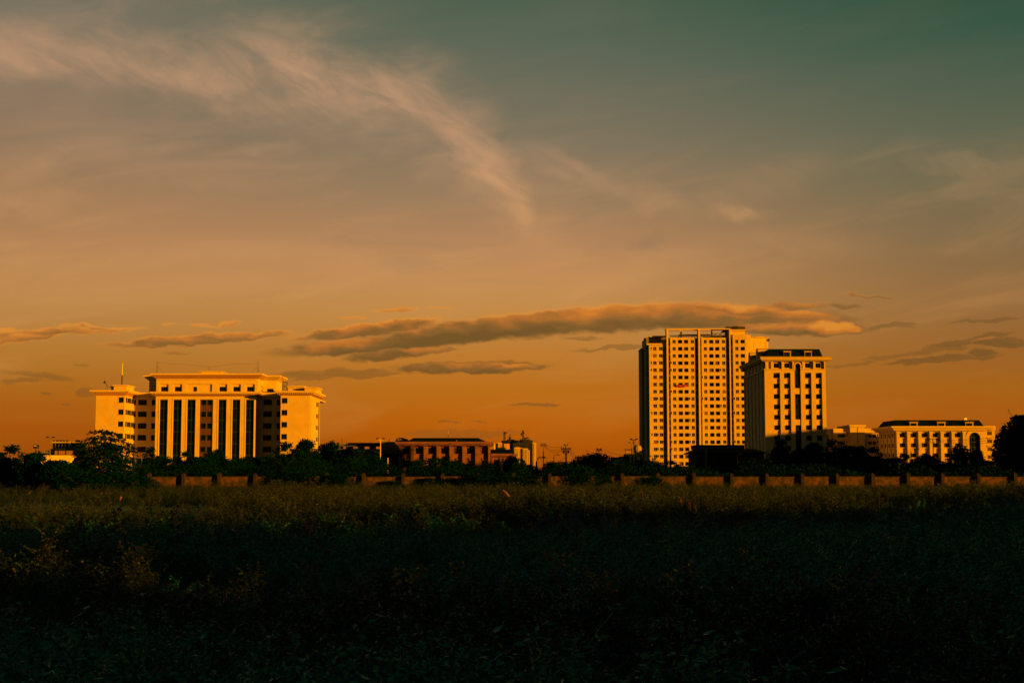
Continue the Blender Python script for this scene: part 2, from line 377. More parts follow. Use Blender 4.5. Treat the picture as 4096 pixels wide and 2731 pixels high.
def body(root, x0, x1, y0, y1, z1, m, faces='FRL', ops=None, depth=.25, z0=0.):
    """four walls (front, right, left, back) as separate wall parts, openings per face"""
    ops = ops or {}
    out = []
    for f in faces + 'B':
        mb = MB()
        if f == 'F': facade(mb, 'F', y0, x0, x1, z0, z1, ops.get('F', []), depth)
        if f == 'R': facade(mb, 'R', x1, y0, y1, z0, z1, ops.get('R', []), depth)
        if f == 'L': facade(mb, 'L', x0, y0, y1, z0, z1, ops.get('L', []), depth)
        if f == 'B': mb.quad((x0, y1, z0), (x1, y1, z0), (x1, y1, z1), (x0, y1, z1))
        out.append(mb.build('wall', m, root))
    return out
def pickpane(pb=.18, pc=.10):
    r = random.random(); return glass_c if r < pc else glass_b if r < pc + pb else glass

# ------------------------------------------------------------------ ground
def build_ground():
    nx, ny = 60, 60
    mb = MB()
    xs = [-9000, -3000, -800] + list(np.linspace(-300, 300, 31)) + [800, 3000, 9000]
    ys = [-3000, -600, -150] + list(np.linspace(-60, 700, 39)) + [1500, 4000, 12000]
    rng = random.Random(3)
    zz = {}
    for i, x in enumerate(xs):
        for j, y in enumerate(ys):
            inner = abs(x) < 299 and -59 < y < 150
            zz[i, j] = (x, y, rng.uniform(-.06, .03) if inner else 0.)
    idx = {}
    for k in zz: idx[k] = len(mb.v); mb.v.append(zz[k])
    for i in range(len(xs) - 1):
        for j in range(len(ys) - 1): mb.f.append((idx[i, j], idx[i + 1, j], idx[i + 1, j + 1], idx[i, j + 1]))
    g = mb.build('ground', mat('dark_soil_and_grass', (.002, .10, .064), .95, .5, .25, col2=(.005, .085, .05), bump=.5), None, 'structure')
    g['label'] = 'dark overgrown field of soil and grass'
build_ground()
# ------------------------------------------------------------------ wide cream office block
def office_block():
    YW, YC, YR, YB = 420., 425., 430., 456.
    xl = Xa(383, 1640, YW); xwr = Xa(498, 1640, YW)
    xc0 = Xa(621, 1700, YC); xc1 = Xa(1021, 1700, YC)
    xr0 = Xa(1121.5, 1700, YW); xr1 = Xa(1239, 1700, YW)
    r = thing('office_block', 'wide cream office block with dark glass strips and penthouse storey', 'building', ((xl + xr1) / 2, YW, 0))
    zt = Za(1580, YW); ztc = Za(1584, YC)
    step = 139.3 * .34437 / F * YW
    def rows(ztop, zbot, n): return [(ztop - k * step, zbot - k * step) for k in range(n)]
    # ---- left wing
    z1, z0 = Za(Z1(0, 490)[1], YW), Za(Z1(0, 552)[1], YW)
    a, b = Xa(*Z1(388, 520), YW), Xa(*Z1(450, 520), YW)
    rw = [q for q in rows(z1, z0, 7) if q[1] > .6]
    fo = [(a, b, e, g) for g, e in rw]
    ya, yb = Yat(*Z1(473, 520), xwr), Yat(*Z1(497, 520), xwr); yc, yd = Yat(*Z1(519, 520), xwr), Yat(*Z1(543, 520), xwr)
    so_ = [(ya, yb, e, g) for g, e in rw] + [(yc, min(yd, YR - .3), e, g) for g, e in rw]
    body(r, xl, xwr, YW, YB, zt, cream, 'FRL', {'F': fo, 'R': so_}, .3)
    for q in fo: window(r, 'double', 'F', YW, (q[0] + q[1]) / 2, (q[2] + q[3]) / 2, q[1] - q[0], q[3] - q[2], .3)
    for q in so_: window(r, 'double', 'R', xwr, (q[0] + q[1]) / 2, (q[2] + q[3]) / 2, q[1] - q[0], q[3] - q[2], .3)
    # opened sashes on the side wall, hinged at the far jamb
    for q in so_:
        x = xwr; h = q[3] - q[2]; y = q[1]
        MB().box(x, x + .75, y - .05, y + .0, q[2] + .05, q[3] - .1).build('open_sash', framed, r)
    sill = MB()
    for q in fo: sill.box(q[0] - .15, q[1] + .15, YW - .16, YW, q[2] - .16, q[2] - .03)
    sill.build('window_sill', cream, r, 'stuff')
    def wing_cornice(x0, x1, y0, dz=0.):
        zc = Za(1559.5, YW - 1.4) + dz
        cornice(r, x0, x1, y0, YB, [(zc - .52, zc, 1.55), (zc - .95, zc - .52, 1.0, peach), (zt + dz * .3, zc - .95, .5, peach)], cream)
        d = MB()
        n = int((x1 - x0 + 2) / .62)
        for k in range(n):
            x = x0 - .9 + k * .62; d.box(x, x + .3, y0 - 1.25, y0 - 1.003, zc - .82, zc - .523)
        for k in range(14):
            y = y0 - .7 + k * .62; d.box(x1 + 1.003, x1 + 1.25, y, y + .3, zc - .82, zc - .523)
        d.build('dentil_row', cream, r, 'stuff')
    wing_cornice(xl, xwr, YW)
    # ---- recess walls
    z1, z0 = Za(Z1(0, 517)[1], YR), Za(Z1(0, 582)[1], YR)
    rr = [q for q in rows(z1, z0, 7) if q[1] > .6]
    cols = [(Xa(*Z1(562, 550), YR), Xa(*Z1(592, 550), YR)), (Xa(*Z1(618, 550), YR), Xa(*Z1(718, 550), YR)), (Xa(*Z1(775, 550), YR), Xa(*Z1(873, 550), YR))]
    ops = [(a, b, e, g) for a, b in cols for g, e in rr]
    facade(MB(), 'F', YR, xwr, xc0 + 4, 0, ztc, ops, .3).build('wall', cream, r)
    m = MB(); facade(m, 'F', YR, xwr, xc0 + 4, 0, ztc, ops, .3)
    for q in ops: window(r, 'triple', 'F', YR, (q[0] + q[1]) / 2, (q[2] + q[3]) / 2, q[1] - q[0], q[3] - q[2], .3)
    MB().box(xwr + .5, xc0 + 4, YR - 1.1, YR + 8, ztc + .02, ztc + 1.3).build('cornice', cream_b, r)
    cols = [(Xa(*Z2(678, 550), YR), Xa(*Z2(778, 550), YR)), (Xa(*Z2(835, 550), YR), Xa(*Z2(935, 550), YR))]
    ops = [(a, b, e, g) for a, b in cols for g, e in rr]
    facade(MB(), 'F', YR, xc1 - 4, xr0 + 6, 0, ztc, ops, .3).build('wall', cream, r)
    for q in ops: window(r, 'triple', 'F', YR, (q[0] + q[1]) / 2, (q[2] + q[3]) / 2, q[1] - q[0], q[3] - q[2], .3)
    MB().box(xc1 - 4, xr0 - .5, YR - 1.1, YR + 8, ztc + .04, ztc + 1.32).build('cornice', cream_b, r)
    # ---- centre block
    st = [(865, 955), (1022, 1117), (1184, 1278), None, (153, 243), (315, 403), (472, 563)]
    zs1 = Za(Z1(0, 516)[1], YC); zs0 = 1.2
    strips = []
    for k, q in enumerate(st):
        if q is None: strips.append((Xa(*Z1(1330, 700), YC), Xa(*Z2(91, 700), YC)))
        else:
            zz = Z1 if k < 3 else Z2
            strips.append((Xa(*zz(q[0], 700), YC), Xa(*zz(q[1], 700), YC)))
    ops = [(a, b, zs0, zs1) for a, b in strips]
    body(r, xc0, xc1, YC, YR + 6, ztc, cream, 'FRL', {'F': ops}, .55)
    bars = [Za(Z1(0, y)[1], YC) for y in (620, 757, 893, 1030, 1166)]
    for k, (a, b) in enumerate(strips):
        if k == 3: continue
        w, h = b - a, zs1 - zs0
        mb = MB(); t = .09
        ed = [zs1] + bars + [zs0]
        mb.box(a, a + t, YC + .43, YC + .52, zs0, zs1); mb.box(b - t, b, YC + .43, YC + .52, zs0, zs1)
        mb.box(a + w / 2 - .04, a + w / 2 + .04, YC + .44, YC + .51, zs0, zs1)
        for z in bars: mb.box(a + t, b - t, YC + .44, YC + .50, z - .05, z + .05)
        fr = mb.build('window', framed, r)
        for q in range(len(ed) - 1):
            hi, lo = ed[q], ed[q + 1]
            MB().box(a + t, b - t, YC + .47, YC + .5, lo + .42, hi - .06).build('pane', glass, fr)
            if q < len(ed) - 2 or True: MB().box(a + t, b - t, YC + .465, YC + .5, lo + .06, lo + .42).build('pane', spand, fr)
        # slim raised surround
        s = MB(); s.box(a - .28, a - .14, YC - .09, YC, zs0, zs1 + .3); s.box(b + .14, b + .28, YC - .09, YC, zs0, zs1 + .3)
        s.box(a - .14, b + .14, YC - .09, YC, zs1 + .16, zs1 + .3); s.build('surround', cream, r)
    # louvred grille strip
    a, b = strips[3]
    MB().box(a, b, YC + .55, YC + .62, zs0, zs1).build('grille_backing', mat('grille_backing', (.03, .022, .01), .8), r)
    gz = zs1; lo = MB()
    for k in range(6):
        zt_, zb_ = Za(Z1(0, 517 + 136 * k)[1], YC), Za(Z1(0, 582 + 136 * k)[1], YC)
        if zb_ < zs0: break
        for i in range(2):
            x0 = a + (b - a) * (.10 if i == 0 else .58); x1 = x0 + (b - a) * .36
            w = bpy.data.objects.new('window', win_mesh('single', x1 - x0, zt_ - zb_, framed)); COL.objects.link(w); w.parent = r
            w.location = ((x0 + x1) / 2 - ORG[r.name][0], YC + .5 - ORG[r.name][1], (zt_ + zb_) / 2)
            p = bpy.data.objects.new('pane', pane_mesh(x1 - x0 - .02, zt_ - zb_ - .02, glass)); COL.objects.link(p); p.parent = w; p.location = (0, .02, 0)
        nxt = Za(Z1(0, 517 + 136 * (k + 1))[1], YC)
        n = 7
        for j in range(n):
            z = zb_ - .1 - (zb_ - nxt - .15) * j / (n - 1)
            lo.box(a, b, YC + .30, YC + .48, z - .05, z + .05)
    z = zs1 - .1
    while z > zs0:
        for x0, x1 in ((a, a + .32), (a + (b - a) * .485, a + (b - a) * .555), (b - .36, b)): lo.box(x0, x1, YC + .22, YC + .296, z - .05, z + .05)
        z -= .26
    lo.build('louvre_row', louvm, r, 'stuff')
    zc = Za(1566, YC - 1.3)
    cornice(r, xc0, xc1, YC, YR + 6, [(zc - .5, zc, 1.5), (zc - .95, zc - .5, 1.05, peach), (ztc, zc - .95, .35, peach)], cream)
    d = MB()
    for k in range(int((xc1 - xc0) / .62)): d.box(xc0 + k * .62, xc0 + k * .62 + .3, YC - 1.3, YC - 1.053, zc - .8, zc - .503)
    d.build('dentil_row', cream, r, 'stuff')
    # ---- right wing
    z1, z0 = Za(Z2(0, 497)[1], YW), Za(Z2(0, 560)[1], YW)
    rw = [q for q in rows(z1, z0, 7) if q[1] > .6]
    a, b = Xa(*Z2(890, 530), YW), Xa(*Z2(957, 530), YW)
    fo = [(a, b, e, g) for g, e in rw]
    y1_, y2_ = Yat(*Z2(1293, 570), xr1), Yat(*Z2(1319, 570), xr1)
    zz = Za(Z2(0, 552)[1], (y1_ + y2_) / 2); hh = 49 * .34437 / F * y1_
    so_ = [(y1_, y2_, zz - hh - k * step * 1.0, zz - k * step) for k in range(6)]
    g0, g1 = Yat(*Z2(1225, 600), xr1), Yat(*Z2(1236, 600), xr1)
    ops = so_ + [(g0, g1, 4., Za(Z2(0, 516)[1], g0))]
    yend = Yat(*Z2(1334, 700), xr1)
    body(r, xr0, xr1, YW, yend, zt - .02, cream, 'FRL', {'F': fo, 'R': ops}, .35)
    for q in fo: window(r, 'double', 'F', YW, (q[0] + q[1]) / 2, (q[2] + q[3]) / 2, q[1] - q[0], q[3] - q[2], .3)
    for q in so_: window(r, 'double', 'R', xr1, (q[0] + q[1]) / 2, (q[2] + q[3]) / 2, q[1] - q[0], q[3] - q[2], .35)
    MB().box(xr1 - .36, xr1 - .34, g0 - .1, g1 + .1, 3.9, 24.).build('groove_backing', framed, r)
    ys0, ys1 = y2_ + .05, Yat(*Z2(1326, 570), xr1)
    MB().box(xr1 + .002, xr1 + .10, ys0, ys1, 2., zz + .3).build('glazed_strip', framed, r)
    sill = MB()
    for q in fo: sill.box(q[0] - .15, q[1] + .15, YW - .16, YW, q[2] - .16, q[2] - .03)
    sill.build('window_sill', cream, r, 'stuff')
    YBs = YB
    zc = Za(1562.5, YW - 1.4)
    cornice(r, xr0, xr1, YW, yend, [(zc - .55, zc, 1.55), (zc - 1.0, zc - .55, 1.0, peach), (zt - .02, zc - 1.0, .5, peach)], cream, back=True)
    d = MB()
    for k in range(int((xr1 - xr0 + 2) / .62)): d.box(xr0 - .9 + k * .62, xr0 - .6 + k * .62, YW - 1.25, YW - 1.003, zc - .87, zc - .553)
    for k in range(int((yend - YW) / .62)): d.box(xr1 + 1.003, xr1 + 1.25, YW - .7 + k * .62, YW - .4 + k * .62, zc - .87, zc - .553)
    d.build('dentil_row', cream, r, 'stuff')
    MB().box(xl + .1, xr1 - .1, YR + .5, YB - .1, zt - .6, zt - .1).build('roof_slab', cream_b, r)
    # ---- penthouse storey with flared eaves
    YP, YQ, YPB = 430.4, 439., 450.
    xp0, xp1 = Xa(625, 1550, YP), Xa(1031, 1550, YP)
    zb = zc - .6; z2 = Za(1515, YP); z3 = Za(1499, YP - 1.5); z4 = Za(1493, YP - 1.5)
    fr = [(865, 970, 878, 955, 1), (1022, 1128, 1038, 1113, 1), (1178, 1476, 1253, 1297, 1), (153, 257, 163, 243, 2), (312, 416, 325, 403, 2), (466, 578, 485, 562, 2)]
    ops = []; wi = []
    zf1, zf0 = Za(Z1(0, 337)[1], YP), zb + .05
    zw1, zw0 = Za(Z1(0, 367)[1], YP), Za(Z1(0, 421)[1], YP)
    for a, b, c, d_, s in fr:
        zz = Z1 if s == 1 else Z2
        xa = Xa(*zz(a, 380), YP); xb = Xa(*(zz(b, 380) if b < 1400 or s == 2 else Z2(82, 380)), YP)
        ops.append((xa, xb, zf0, zf1)); wi.append((xa, xb, Xa(*zz(c, 390), YP), Xa(*zz(d_, 390), YP)))
    body(r, xp0, xp1, YP, YPB, z2, cream, 'FRL', {'F': ops}, .45, zb)
    for xa, xb, wa_, wb_ in wi:
        m = MB(); o2 = [(wa_, wb_, zw0, zw1)]
        sq = []
        if xb - xa > 10:
            for cx in (Xa(*Z1(1382, 377), YP), Xa(*Z1(1452, 377), YP), ): sq.append((cx - .28, cx + .28, Za(Z1(0, 387)[1], YP), Za(Z1(0, 367)[1], YP)))
        facade(m, 'F', YP + .45, xa, xb, zf0, zf1, o2 + sq, .3).build('panel', cream, r)
        window(r, 'triple', 'F', YP + .45, (wa_ + wb_) / 2, (zw0 + zw1) / 2, wb_ - wa_, zw1 - zw0, .3)
        for q in sq:
            window(r, 'single', 'F', YP + .45, (q[0] + q[1]) / 2, (q[2] + q[3]) / 2, q[1] - q[0], q[3] - q[2], .2, mat('red_brown_frame', (.28, .09, .04), .7), glass_c)
    xs0, xs1 = Xa(596, 1560, YQ), Xa(1104, 1560, YQ)
    a, b = Xa(*Z2(720, 410), YQ), Xa(*Z2(795, 410), YQ)
    o2 = [(a, b, Za(Z2(0, 441)[1], YQ), Za(Z2(0, 390)[1], YQ))]
    body(r, xs0, xs1, YQ, YPB, z2 - .01, cream, 'FRL', {'F': o2}, .3, zb)
    q = o2[0]; window(r, 'triple', 'F', YQ, (q[0] + q[1]) / 2, (q[2] + q[3]) / 2, q[1] - q[0], q[3] - q[2], .3)
    ov = 1.5
    mb = MB(); mb.frustum((xp0 - .02, xp1 + .02, YP - .02, YPB), z2, (xp0 - ov, xp1 + ov, YP - ov, YPB), z3); mb.build('flared_eave', peach2, r)
    mb = MB(); mb.frustum((xs0 - .02, xs1 + .02, YQ - .02, YPB + .1), z2 - .01, (xs0 - ov, xs1 + ov, YQ - ov, YPB + ov), z3 - .02); mb.build('flared_eave', cream, r)
    MB().box(xp0 - ov - .1, xp1 + ov + .1, YP - ov - .1, YPB - .2, z3, z4).build('roof_slab', cream, r)
    MB().box(xs0 - ov - .1, xs1 + ov + .1, YQ - ov - .1, YPB + ov, z3 - .015, z4 - .015).build('roof_slab', cream, r)
    d = MB()
    for k in range(int((xp1 - xp0) / .5)): d.box(xp0 + k * .5, xp0 + k * .5 + .22, YP - .10, YP - .003, z2 - .4, z2 - .12)
    d.build('dentil_row', cream, r, 'stuff')
    # ---- plant rooms on the roofs
    y = YW + 4
    def blk(zz, a, b, c, d_, yy, dep, m=cream, name='plant_room'):
        x0, x1 = Xa(*zz(a, c), yy), Xa(*zz(b, c), yy); z1 = Za(zz(0, c)[1], yy)
        q = MB().box(x0, x1, yy, yy + dep, zt + .9, z1 - .35).build(name, m, r)
        MB().box(x0 - .3, x1 + .3, yy - .3, yy + dep + .3, z1 - .35, z1).build('roof_slab', m, r)
    blk(Z1, 335, 486, 346, 0, y, 8); blk(Z1, 304, 330, 362, 0, y + 2, 3)
    blk(Z2, 965, 1150, 357, 0, y + 3, 8); blk(Z2, 1158, 1300, 372, 0, y + 1, 10)
    x0, x1 = Xa(*Z1(1345, 190), 436), Xa(*Z2(186, 190), 436)
    MB().box(x0, x1, 436, 444, z4 + .001, Za(Z1(0, 192)[1], 436)).build('plant_room', cream, r)
    MB().box(x0 - .4, x1 + .4, 435.6, 444.4, Za(Z1(0, 192)[1], 436), Za(Z1(0, 185)[1], 436)).build('roof_slab', cream, r)
    return r
peach2 = mat('terracotta_eave', (.36, .225, .09), .85, .15, .5)  # terracotta tint that also carries the shade of the down-facing eave
office_block()

# antennas standing on the office block
def mast(zz, zx, zy0, zy1, Y, r, label, m, guys=(), name='antenna_mast'):
    x, _, zb = at(*zz(zx, zy1), Y); zt = Za(zz(0, zy0)[1], Y)
    t = thing(name, label, 'antenna', (x, Y, zb))
    MB().tube([(x, Y, zb), (x, Y, zb + (zt - zb) * .45)], r, 6).build('pole', steeld, t)
    MB().tube([(x, Y, zb + (zt - zb) * .45), (x, Y, zt)], r * .6, 6, r * .35).build('whip', m, t)
    for (gx, gz) in guys:
        p = at(*zz(gx, zy1), Y); MB().tube([(x, Y, zb + (zt - zb) * gz), p], .03, 4).build('guy_wire', steeld, t)
    return t
mast(Z1, 429, 92, 346, 428, .22, 'tall pale lightning mast on left wing roof of cream office block', whitem)
mast(Z1, 835, 58, 206, 430.2, .09, 'thin guyed antenna mast on left end of penthouse roof', steeld, ((905, .65),))
mast(Z2, 616, 58, 206, 430.2, .09, 'thin guyed antenna mast on right end of penthouse roof', steeld, ((548, .65),))
mast(Z1, 1442, 135, 184, 437, .08, 'short antenna on the roof box at middle of penthouse', steeld)
p0 = at(*Z1(835, 90), 430.2); p1 = at(*Z1(1442, 138), 437); p2 = at(*Z2(616, 98), 430.2)
tag(MB().tube([p0, ((p0[0] + p1[0]) / 2, 433, p1[2] + .6), p1, ((p2[0] + p1[0]) / 2, 433, p1[2] + .6), p2], .025, 4).build('aerial_wire', steeld), 'thin aerial wire strung between the penthouse masts', 'wire')
def dish_arm():
    x, y, z = at(*Z1(262, 402), 424)
    t = thing('satellite_dish', 'small tilted dish aerial on left wing roof edge', 'antenna', (x, y, z))
    MB().tube([(x, y, z - .5), (x + .1, y, z + .7), (x - .9, y, z + 2.6)], .09, 5).build('arm', steeld, t)
    MB().frustum((x - 1.3, x - .8, y - .3, y + .3), z + 1.9, (x - 1.1, x - .9, y - .1, y + .1), z + 2.7).build('dish', steeld, t)
dish_arm()
def roof_frame():
    Y = 431; a = at(*Z2(903, 408), Y); b = at(*Z2(946, 312), Y)
    t = thing('aerial_rack', 'square steel aerial frame on roof beside right wing plant room', 'antenna', (a[0], Y, a[2]))
    for x in (a[0], b[0]):
        for y in (Y, Y + 2.4): MB().tube([(x, y, a[2] - .5), (x, y, b[2])], .09, 5).build('leg', steeld, t)
    for z in (b[2], (a[2] + b[2]) / 2):
        MB().tube([(a[0], Y, z), (b[0], Y, z), (b[0], Y + 2.4, z), (a[0], Y + 2.4, z), (a[0], Y, z)], .06, 4).build('rail', steeld, t)
    c = at(*Z2(902, 235), Y); MB().tube([(b[0] - 1, Y, b[2]), c], .09, 4).build('boom', steeld, t)
roof_frame()

# ------------------------------------------------------------------ tall apartment tower
def apartment_tower():
    Y = 650.; YS = Y + 2.2
    T = lambda zx, zy=800: Xa(*Z5(zx, zy), Y)
    ZT = lambda zy: Za(Z5(0, zy)[1], Y)
    r = thing('apartment_tower', 'tall cream apartment tower with rows of small windows and roof frame', 'building', ((T(70) + T(1172)) / 2, Y, 0))
    st = 75. * .38278 / F * Y
    def bay(zx0, zx1, ztop, cols, y0, first, nrows, deep, bottom=0.):
        x0, x1 = T(zx0), T(zx1); z1 = ZT(ztop)
        ops = []; ws = []
        for (a, b, kind) in cols:
            for k in range(first, nrows):
                zt_ = ZT(207) - k * st; zb_ = zt_ - 38 * .38278 / F * Y
                if zb_ < bottom + .4: continue
                ops.append((T(a), T(b), zb_, zt_)); ws.append((kind, ops[-1]))
        # loggias get their own deeper reveals by a second facade sheet of the same wall
        mb = MB(); facade(mb, 'F', y0, x0, x1, bottom, z1, ops, .28)
        for kind, q in ws:
            if kind == 'L':
                a, b, e, g = q; d0, d1 = y0 + .28, y0 + 1.5
                mb.quad((a, d0, e), (a, d1, e), (a, d1, g), (a, d0, g)); mb.quad((b, d0, e), (b, d1, e), (b, d1, g), (b, d0, g))
                mb.quad((a, d0, e), (b, d0, e), (b, d1, e), (a, d1, e)); mb.quad((a, d0, g), (b, d0, g), (b, d1, g), (a, d1, g))
        mb.quad((x0, y0, bottom), (x0, y0 + 8, bottom), (x0, y0 + 8, z1), (x0, y0, z1)); mb.quad((x1, y0, bottom), (x1, y0 + 8, bottom), (x1, y0 + 8, z1), (x1, y0, z1))
        mb.quad((x0, y0, z1), (x1, y0, z1), (x1, y0 + 8, z1), (x0, y0 + 8, z1))
        if bottom > 0: mb.quad((x0, y0, bottom), (x1, y0, bottom), (x1, y0 + 8, bottom), (x0, y0 + 8, bottom))
        mb.build('wall', cream_b, r)
        for kind, (a, b, e, g) in ws:
            if kind == 'L': window(r, random.choice(['double', 'triple', 'cross']), 'F', y0, (a + b) / 2, (e + g) / 2, b - a, g - e, 1.2 if random.random() < .75 else .5, framed, pickpane(.22, .12))
            else: window(r, 'casement', 'F', y0, (a + b) / 2, (e + g) / 2, b - a, g - e, .2, framew, pickpane(.22, .06))
        # casement sashes left open here and there
        for kind, (a, b, e, g) in ws:
            if kind == 'C' and random.random() < .22:
                m = MB(); h0 = e + (g - e) * .3
                m.quad((a - .02, y0 - .02, h0), (a - .42, y0 - .4, h0), (a - .42, y0 - .4, g - .1), (a - .02, y0 - .02, g - .05))
                m.quad((a - .02, y0 + .03, h0), (a - .40, y0 - .36, h0), (a - .40, y0 - .36, g - .1), (a - .02, y0 + .03, g - .05)); m.build('open_sash', framew, r)
        ln = MB()
        for k in range(first, nrows):
            z = ZT(207) - k * st - 38 * .38278 / F * Y - .35
            if z > bottom + .5: ln.box(x0 + .02, x1 - .02, y0 - .05, y0, z - .06, z + .06)
        ln.build('floor_band', stone, r, 'stuff')
    C = lambda a, b: (a, b, 'C')
    L = lambda a, b: (a, b, 'L')
    bay(375, 640, 183, [C(397, 430), L(455, 500), L(518, 562), C(588, 622)], Y, 0, 18, 1)
    bay(702, 968, 183, [C(724, 756), L(781, 826), L(844, 888), C(915, 948)], Y, 0, 15, 1, ZT(1303))
    bay(1028, 1172, 150, [C(1052, 1085), L(1108, 1153)], Y - .8, 0, 15, 1, ZT(1303))
    bay(150, 292, 258, [C(190, 228), C(253, 290)], Y - .4, 1, 18, 0)
    # fins and dark glazed slots between the bays
    zf = ZT(100)
    for a, b, bot in ((333, 352, 0), (665, 685, ZT(1303)), (990, 1003, ZT(1303))):
        MB().box(T(a), T(b), Y - 1.0, Y + 3, bot, zf - .001).build('fin', cream, r)
    def slot(a, b, top, bot):
        x0, x1 = T(a) - .2, T(b) + .2; zt_ = ZT(top)
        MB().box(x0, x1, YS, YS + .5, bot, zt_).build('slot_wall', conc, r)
        for k in range(0, 18):
            z1 = ZT(190) - k * st - 17 * .38278 / F * Y; z0 = z1 - 62 * .38278 / F * Y
            if z0 < bot + .3: continue
            w, h = x1 - x0 - .5, z1 - z0
            window(r, 'cross', 'F', YS - .1, (x0 + x1) / 2, (z0 + z1) / 2, w, h, .08, framed, glass)
            MB().box(x0, x1, YS - 1.2, YS - .01, z0 - .95, z0 - .1).build('spandrel', cream_b, r)
    slot(352, 375, 183, 0); slot(640, 665, 183, ZT(1303)); slot(685, 702, 183, ZT(1303)); slot(968, 990, 183, ZT(1303)); slot(1003, 1028, 165, ZT(1303))
    # podium under bays B and C
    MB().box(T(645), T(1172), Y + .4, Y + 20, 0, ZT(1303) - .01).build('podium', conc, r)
    # left recess, dark back walls and stepped left side
    MB().box(T(288), T(335), Y + 5.5, Y + 12, 0, ZT(172)).build('recess_wall', cream_b, r)
    MB().box(T(122), T(334), Y + 8.5, Y + 14, ZT(262), ZT(170)).build('recess_wall', cream_b, r)
    MB().box(T(125), T(291), Y - .9, Y + 8, ZT(262), ZT(254)).build('balcony_slab', cream_b, r)
    MB().box(T(128), T(288), Y + .0, Y + .15, ZT(254) + .001, ZT(243)).build('parapet', cream_b, r)
    MB().box(T(122), T(330), Y + 7.5, Y + 14, ZT(178), ZT(170) + .01).build('roof_slab', cream_b, r)
    MB().box(T(165), T(333), Y + 3, Y + 13, ZT(170) + .02, ZT(157)).build('parapet', cream_b, r)
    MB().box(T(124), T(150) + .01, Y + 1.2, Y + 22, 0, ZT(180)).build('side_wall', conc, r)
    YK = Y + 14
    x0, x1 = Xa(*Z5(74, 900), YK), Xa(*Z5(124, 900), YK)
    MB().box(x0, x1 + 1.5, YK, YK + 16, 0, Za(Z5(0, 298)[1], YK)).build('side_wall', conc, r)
    MB().box(x0 - .3, x1 + 1.5, YK - .3, YK + 16, Za(Z5(0, 298)[1], YK) + .001, Za(Z5(0, 293)[1], YK)).build('parapet', cream_b, r)
    MB().box(x0 + 1.2, x1 + 1.5, YK - .5, YK - .31, Za(Z5(0, 345)[1], YK), Za(Z5(0, 300)[1], YK)).build('wall_panel', cream_b, r)
    # body behind the bays
    MB().box(T(330), T(1166), Y + 7.9, Y + 26, 0, ZT(183) - .05).build('core', cream_b, r)
    # roof frame
    MB().box(T(333) - .02, T(1003) + .02, Y - 1.02, Y + .1, zf, ZT(100) + .0 + 11 * .38278 / F * Y * 1.0).build('roof_beam', cream, r)
    ztb = zf + 11 * .38278 / F * Y
    MB().box(T(333), T(1003), Y + 5.0, Y + 6., zf + .2, ztb - .02).build('roof_beam', cream, r)
    for a, b in ((333, 352), (665, 685), (990, 1003)):
        MB().box(T(a) + .01, T(b) - .01, Y + .101, Y + 5., zf, ztb - .01).build('roof_beam', cream, r)
    for a, b in ((495, 511), (820, 836)):
        MB().box(T(a), T(b), Y + 5.05, Y + 5.95, ZT(183), zf + .199).build('roof_post', cream, r)
    for a in (333, 668, 985): MB().box(T(a), T(a + 13), Y + 3.2, Y + 4, ZT(183), zf).build('roof_post', cream, r)
    # railing, tank and pipes on the roof
    rl = MB()
    for z in (157, 165, 173): rl.box(T(375), T(968), Y + 1.0, Y + 1.08, ZT(z) - .1, ZT(z) + .1)
    for k in range(22):
        x = T(375) + (T(968) - T(375)) * k / 21; rl.box(x - .05, x + .05, Y + 1.0, Y + 1.06, ZT(183), ZT(157))
    rl.build('railing', steeld, r)
    MB().tube([(T(470), Y + 2.4, ZT(183)), (T(470), Y + 2.4, ZT(152)), (T(800), Y + 2.4, ZT(150)), (T(800), Y + 2.4, ZT(183))], .35, 8).build('pipe', steeld, r)
    MB().box(T(740), T(800), Y + 4, Y + 7, ZT(183), ZT(164)).build('water_tank', steeld, r)
    MB().box(T(835), T(985), Y + 6.5, Y + 11, ZT(183), ZT(152)).build('plant_box', steeld, r)
    q = MB()
    for k in range(5):
        x = T(842) + k * 2.4; q.tube([(x, Y + 6, ZT(152)), (x + 2.2, Y + 6.2, ZT(116))], .12, 4); q.tube([(x + 2.2, Y + 6, ZT(152)), (x, Y + 6.3, ZT(120))], .1, 4)
    q.build('lattice', steeld, r)
    # stair head and top terrace
    MB().box(T(1003) + .01, T(1160), Y + .5, Y + 16, ZT(185), ZT(112)).build('stair_head', cream, r)
    MB().box(T(1003) + .01, T(1166), Y - .2, Y + 16.5, ZT(112) + .001, ZT(99)).build('roof_slab', cream, r)
    MB().prism([(T(945), ZT(98)), (T(1160), ZT(98)), (T(1160), ZT(90)), (T(962), ZT(90))], Y + 1, Y + 15).build('terrace_deck', steeld, r)
    q = MB()
    for z in (69, 76, 83): q.box(T(966), T(1162), Y + 1.0, Y + 1.12, ZT(z) - .13, ZT(z) + .13)
    for k in range(14):
        x = T(966) + (T(1162) - T(966)) * k / 13; q.box(x - .12, x + .12, Y + 1.0, Y + 1.1, ZT(92), ZT(69))
    q.tube([(T(945), Y + 1, ZT(96)), (T(966), Y + 1, ZT(69))], .12, 4); q.build('railing', steeld, r)
    MB().box(T(1062), T(1096), Y + 5, Y + 9, ZT(90), ZT(66)).build('cabin', steeld, r)
    MB().box(T(1050), T(1102), Y + 4, Y + 10, ZT(66) + .001, ZT(54)).build('cabin_roof', steeld, r)
    # rear right wing: side wall catching the full sun
    YR2 = Y + 9
    xa = T(1172) - .02; xb = Xa(*Z5(1408, 230), Y + 60)
    m = MB(); ops = []
    ZR = lambda zy, yy: Za(Z5(0, zy)[1], yy)
    MB().box(T(1100), xa + 2.2, Y + 1., Y + 30, 0, ZR(163, Y + 5)).build('side_wall', cream, r)
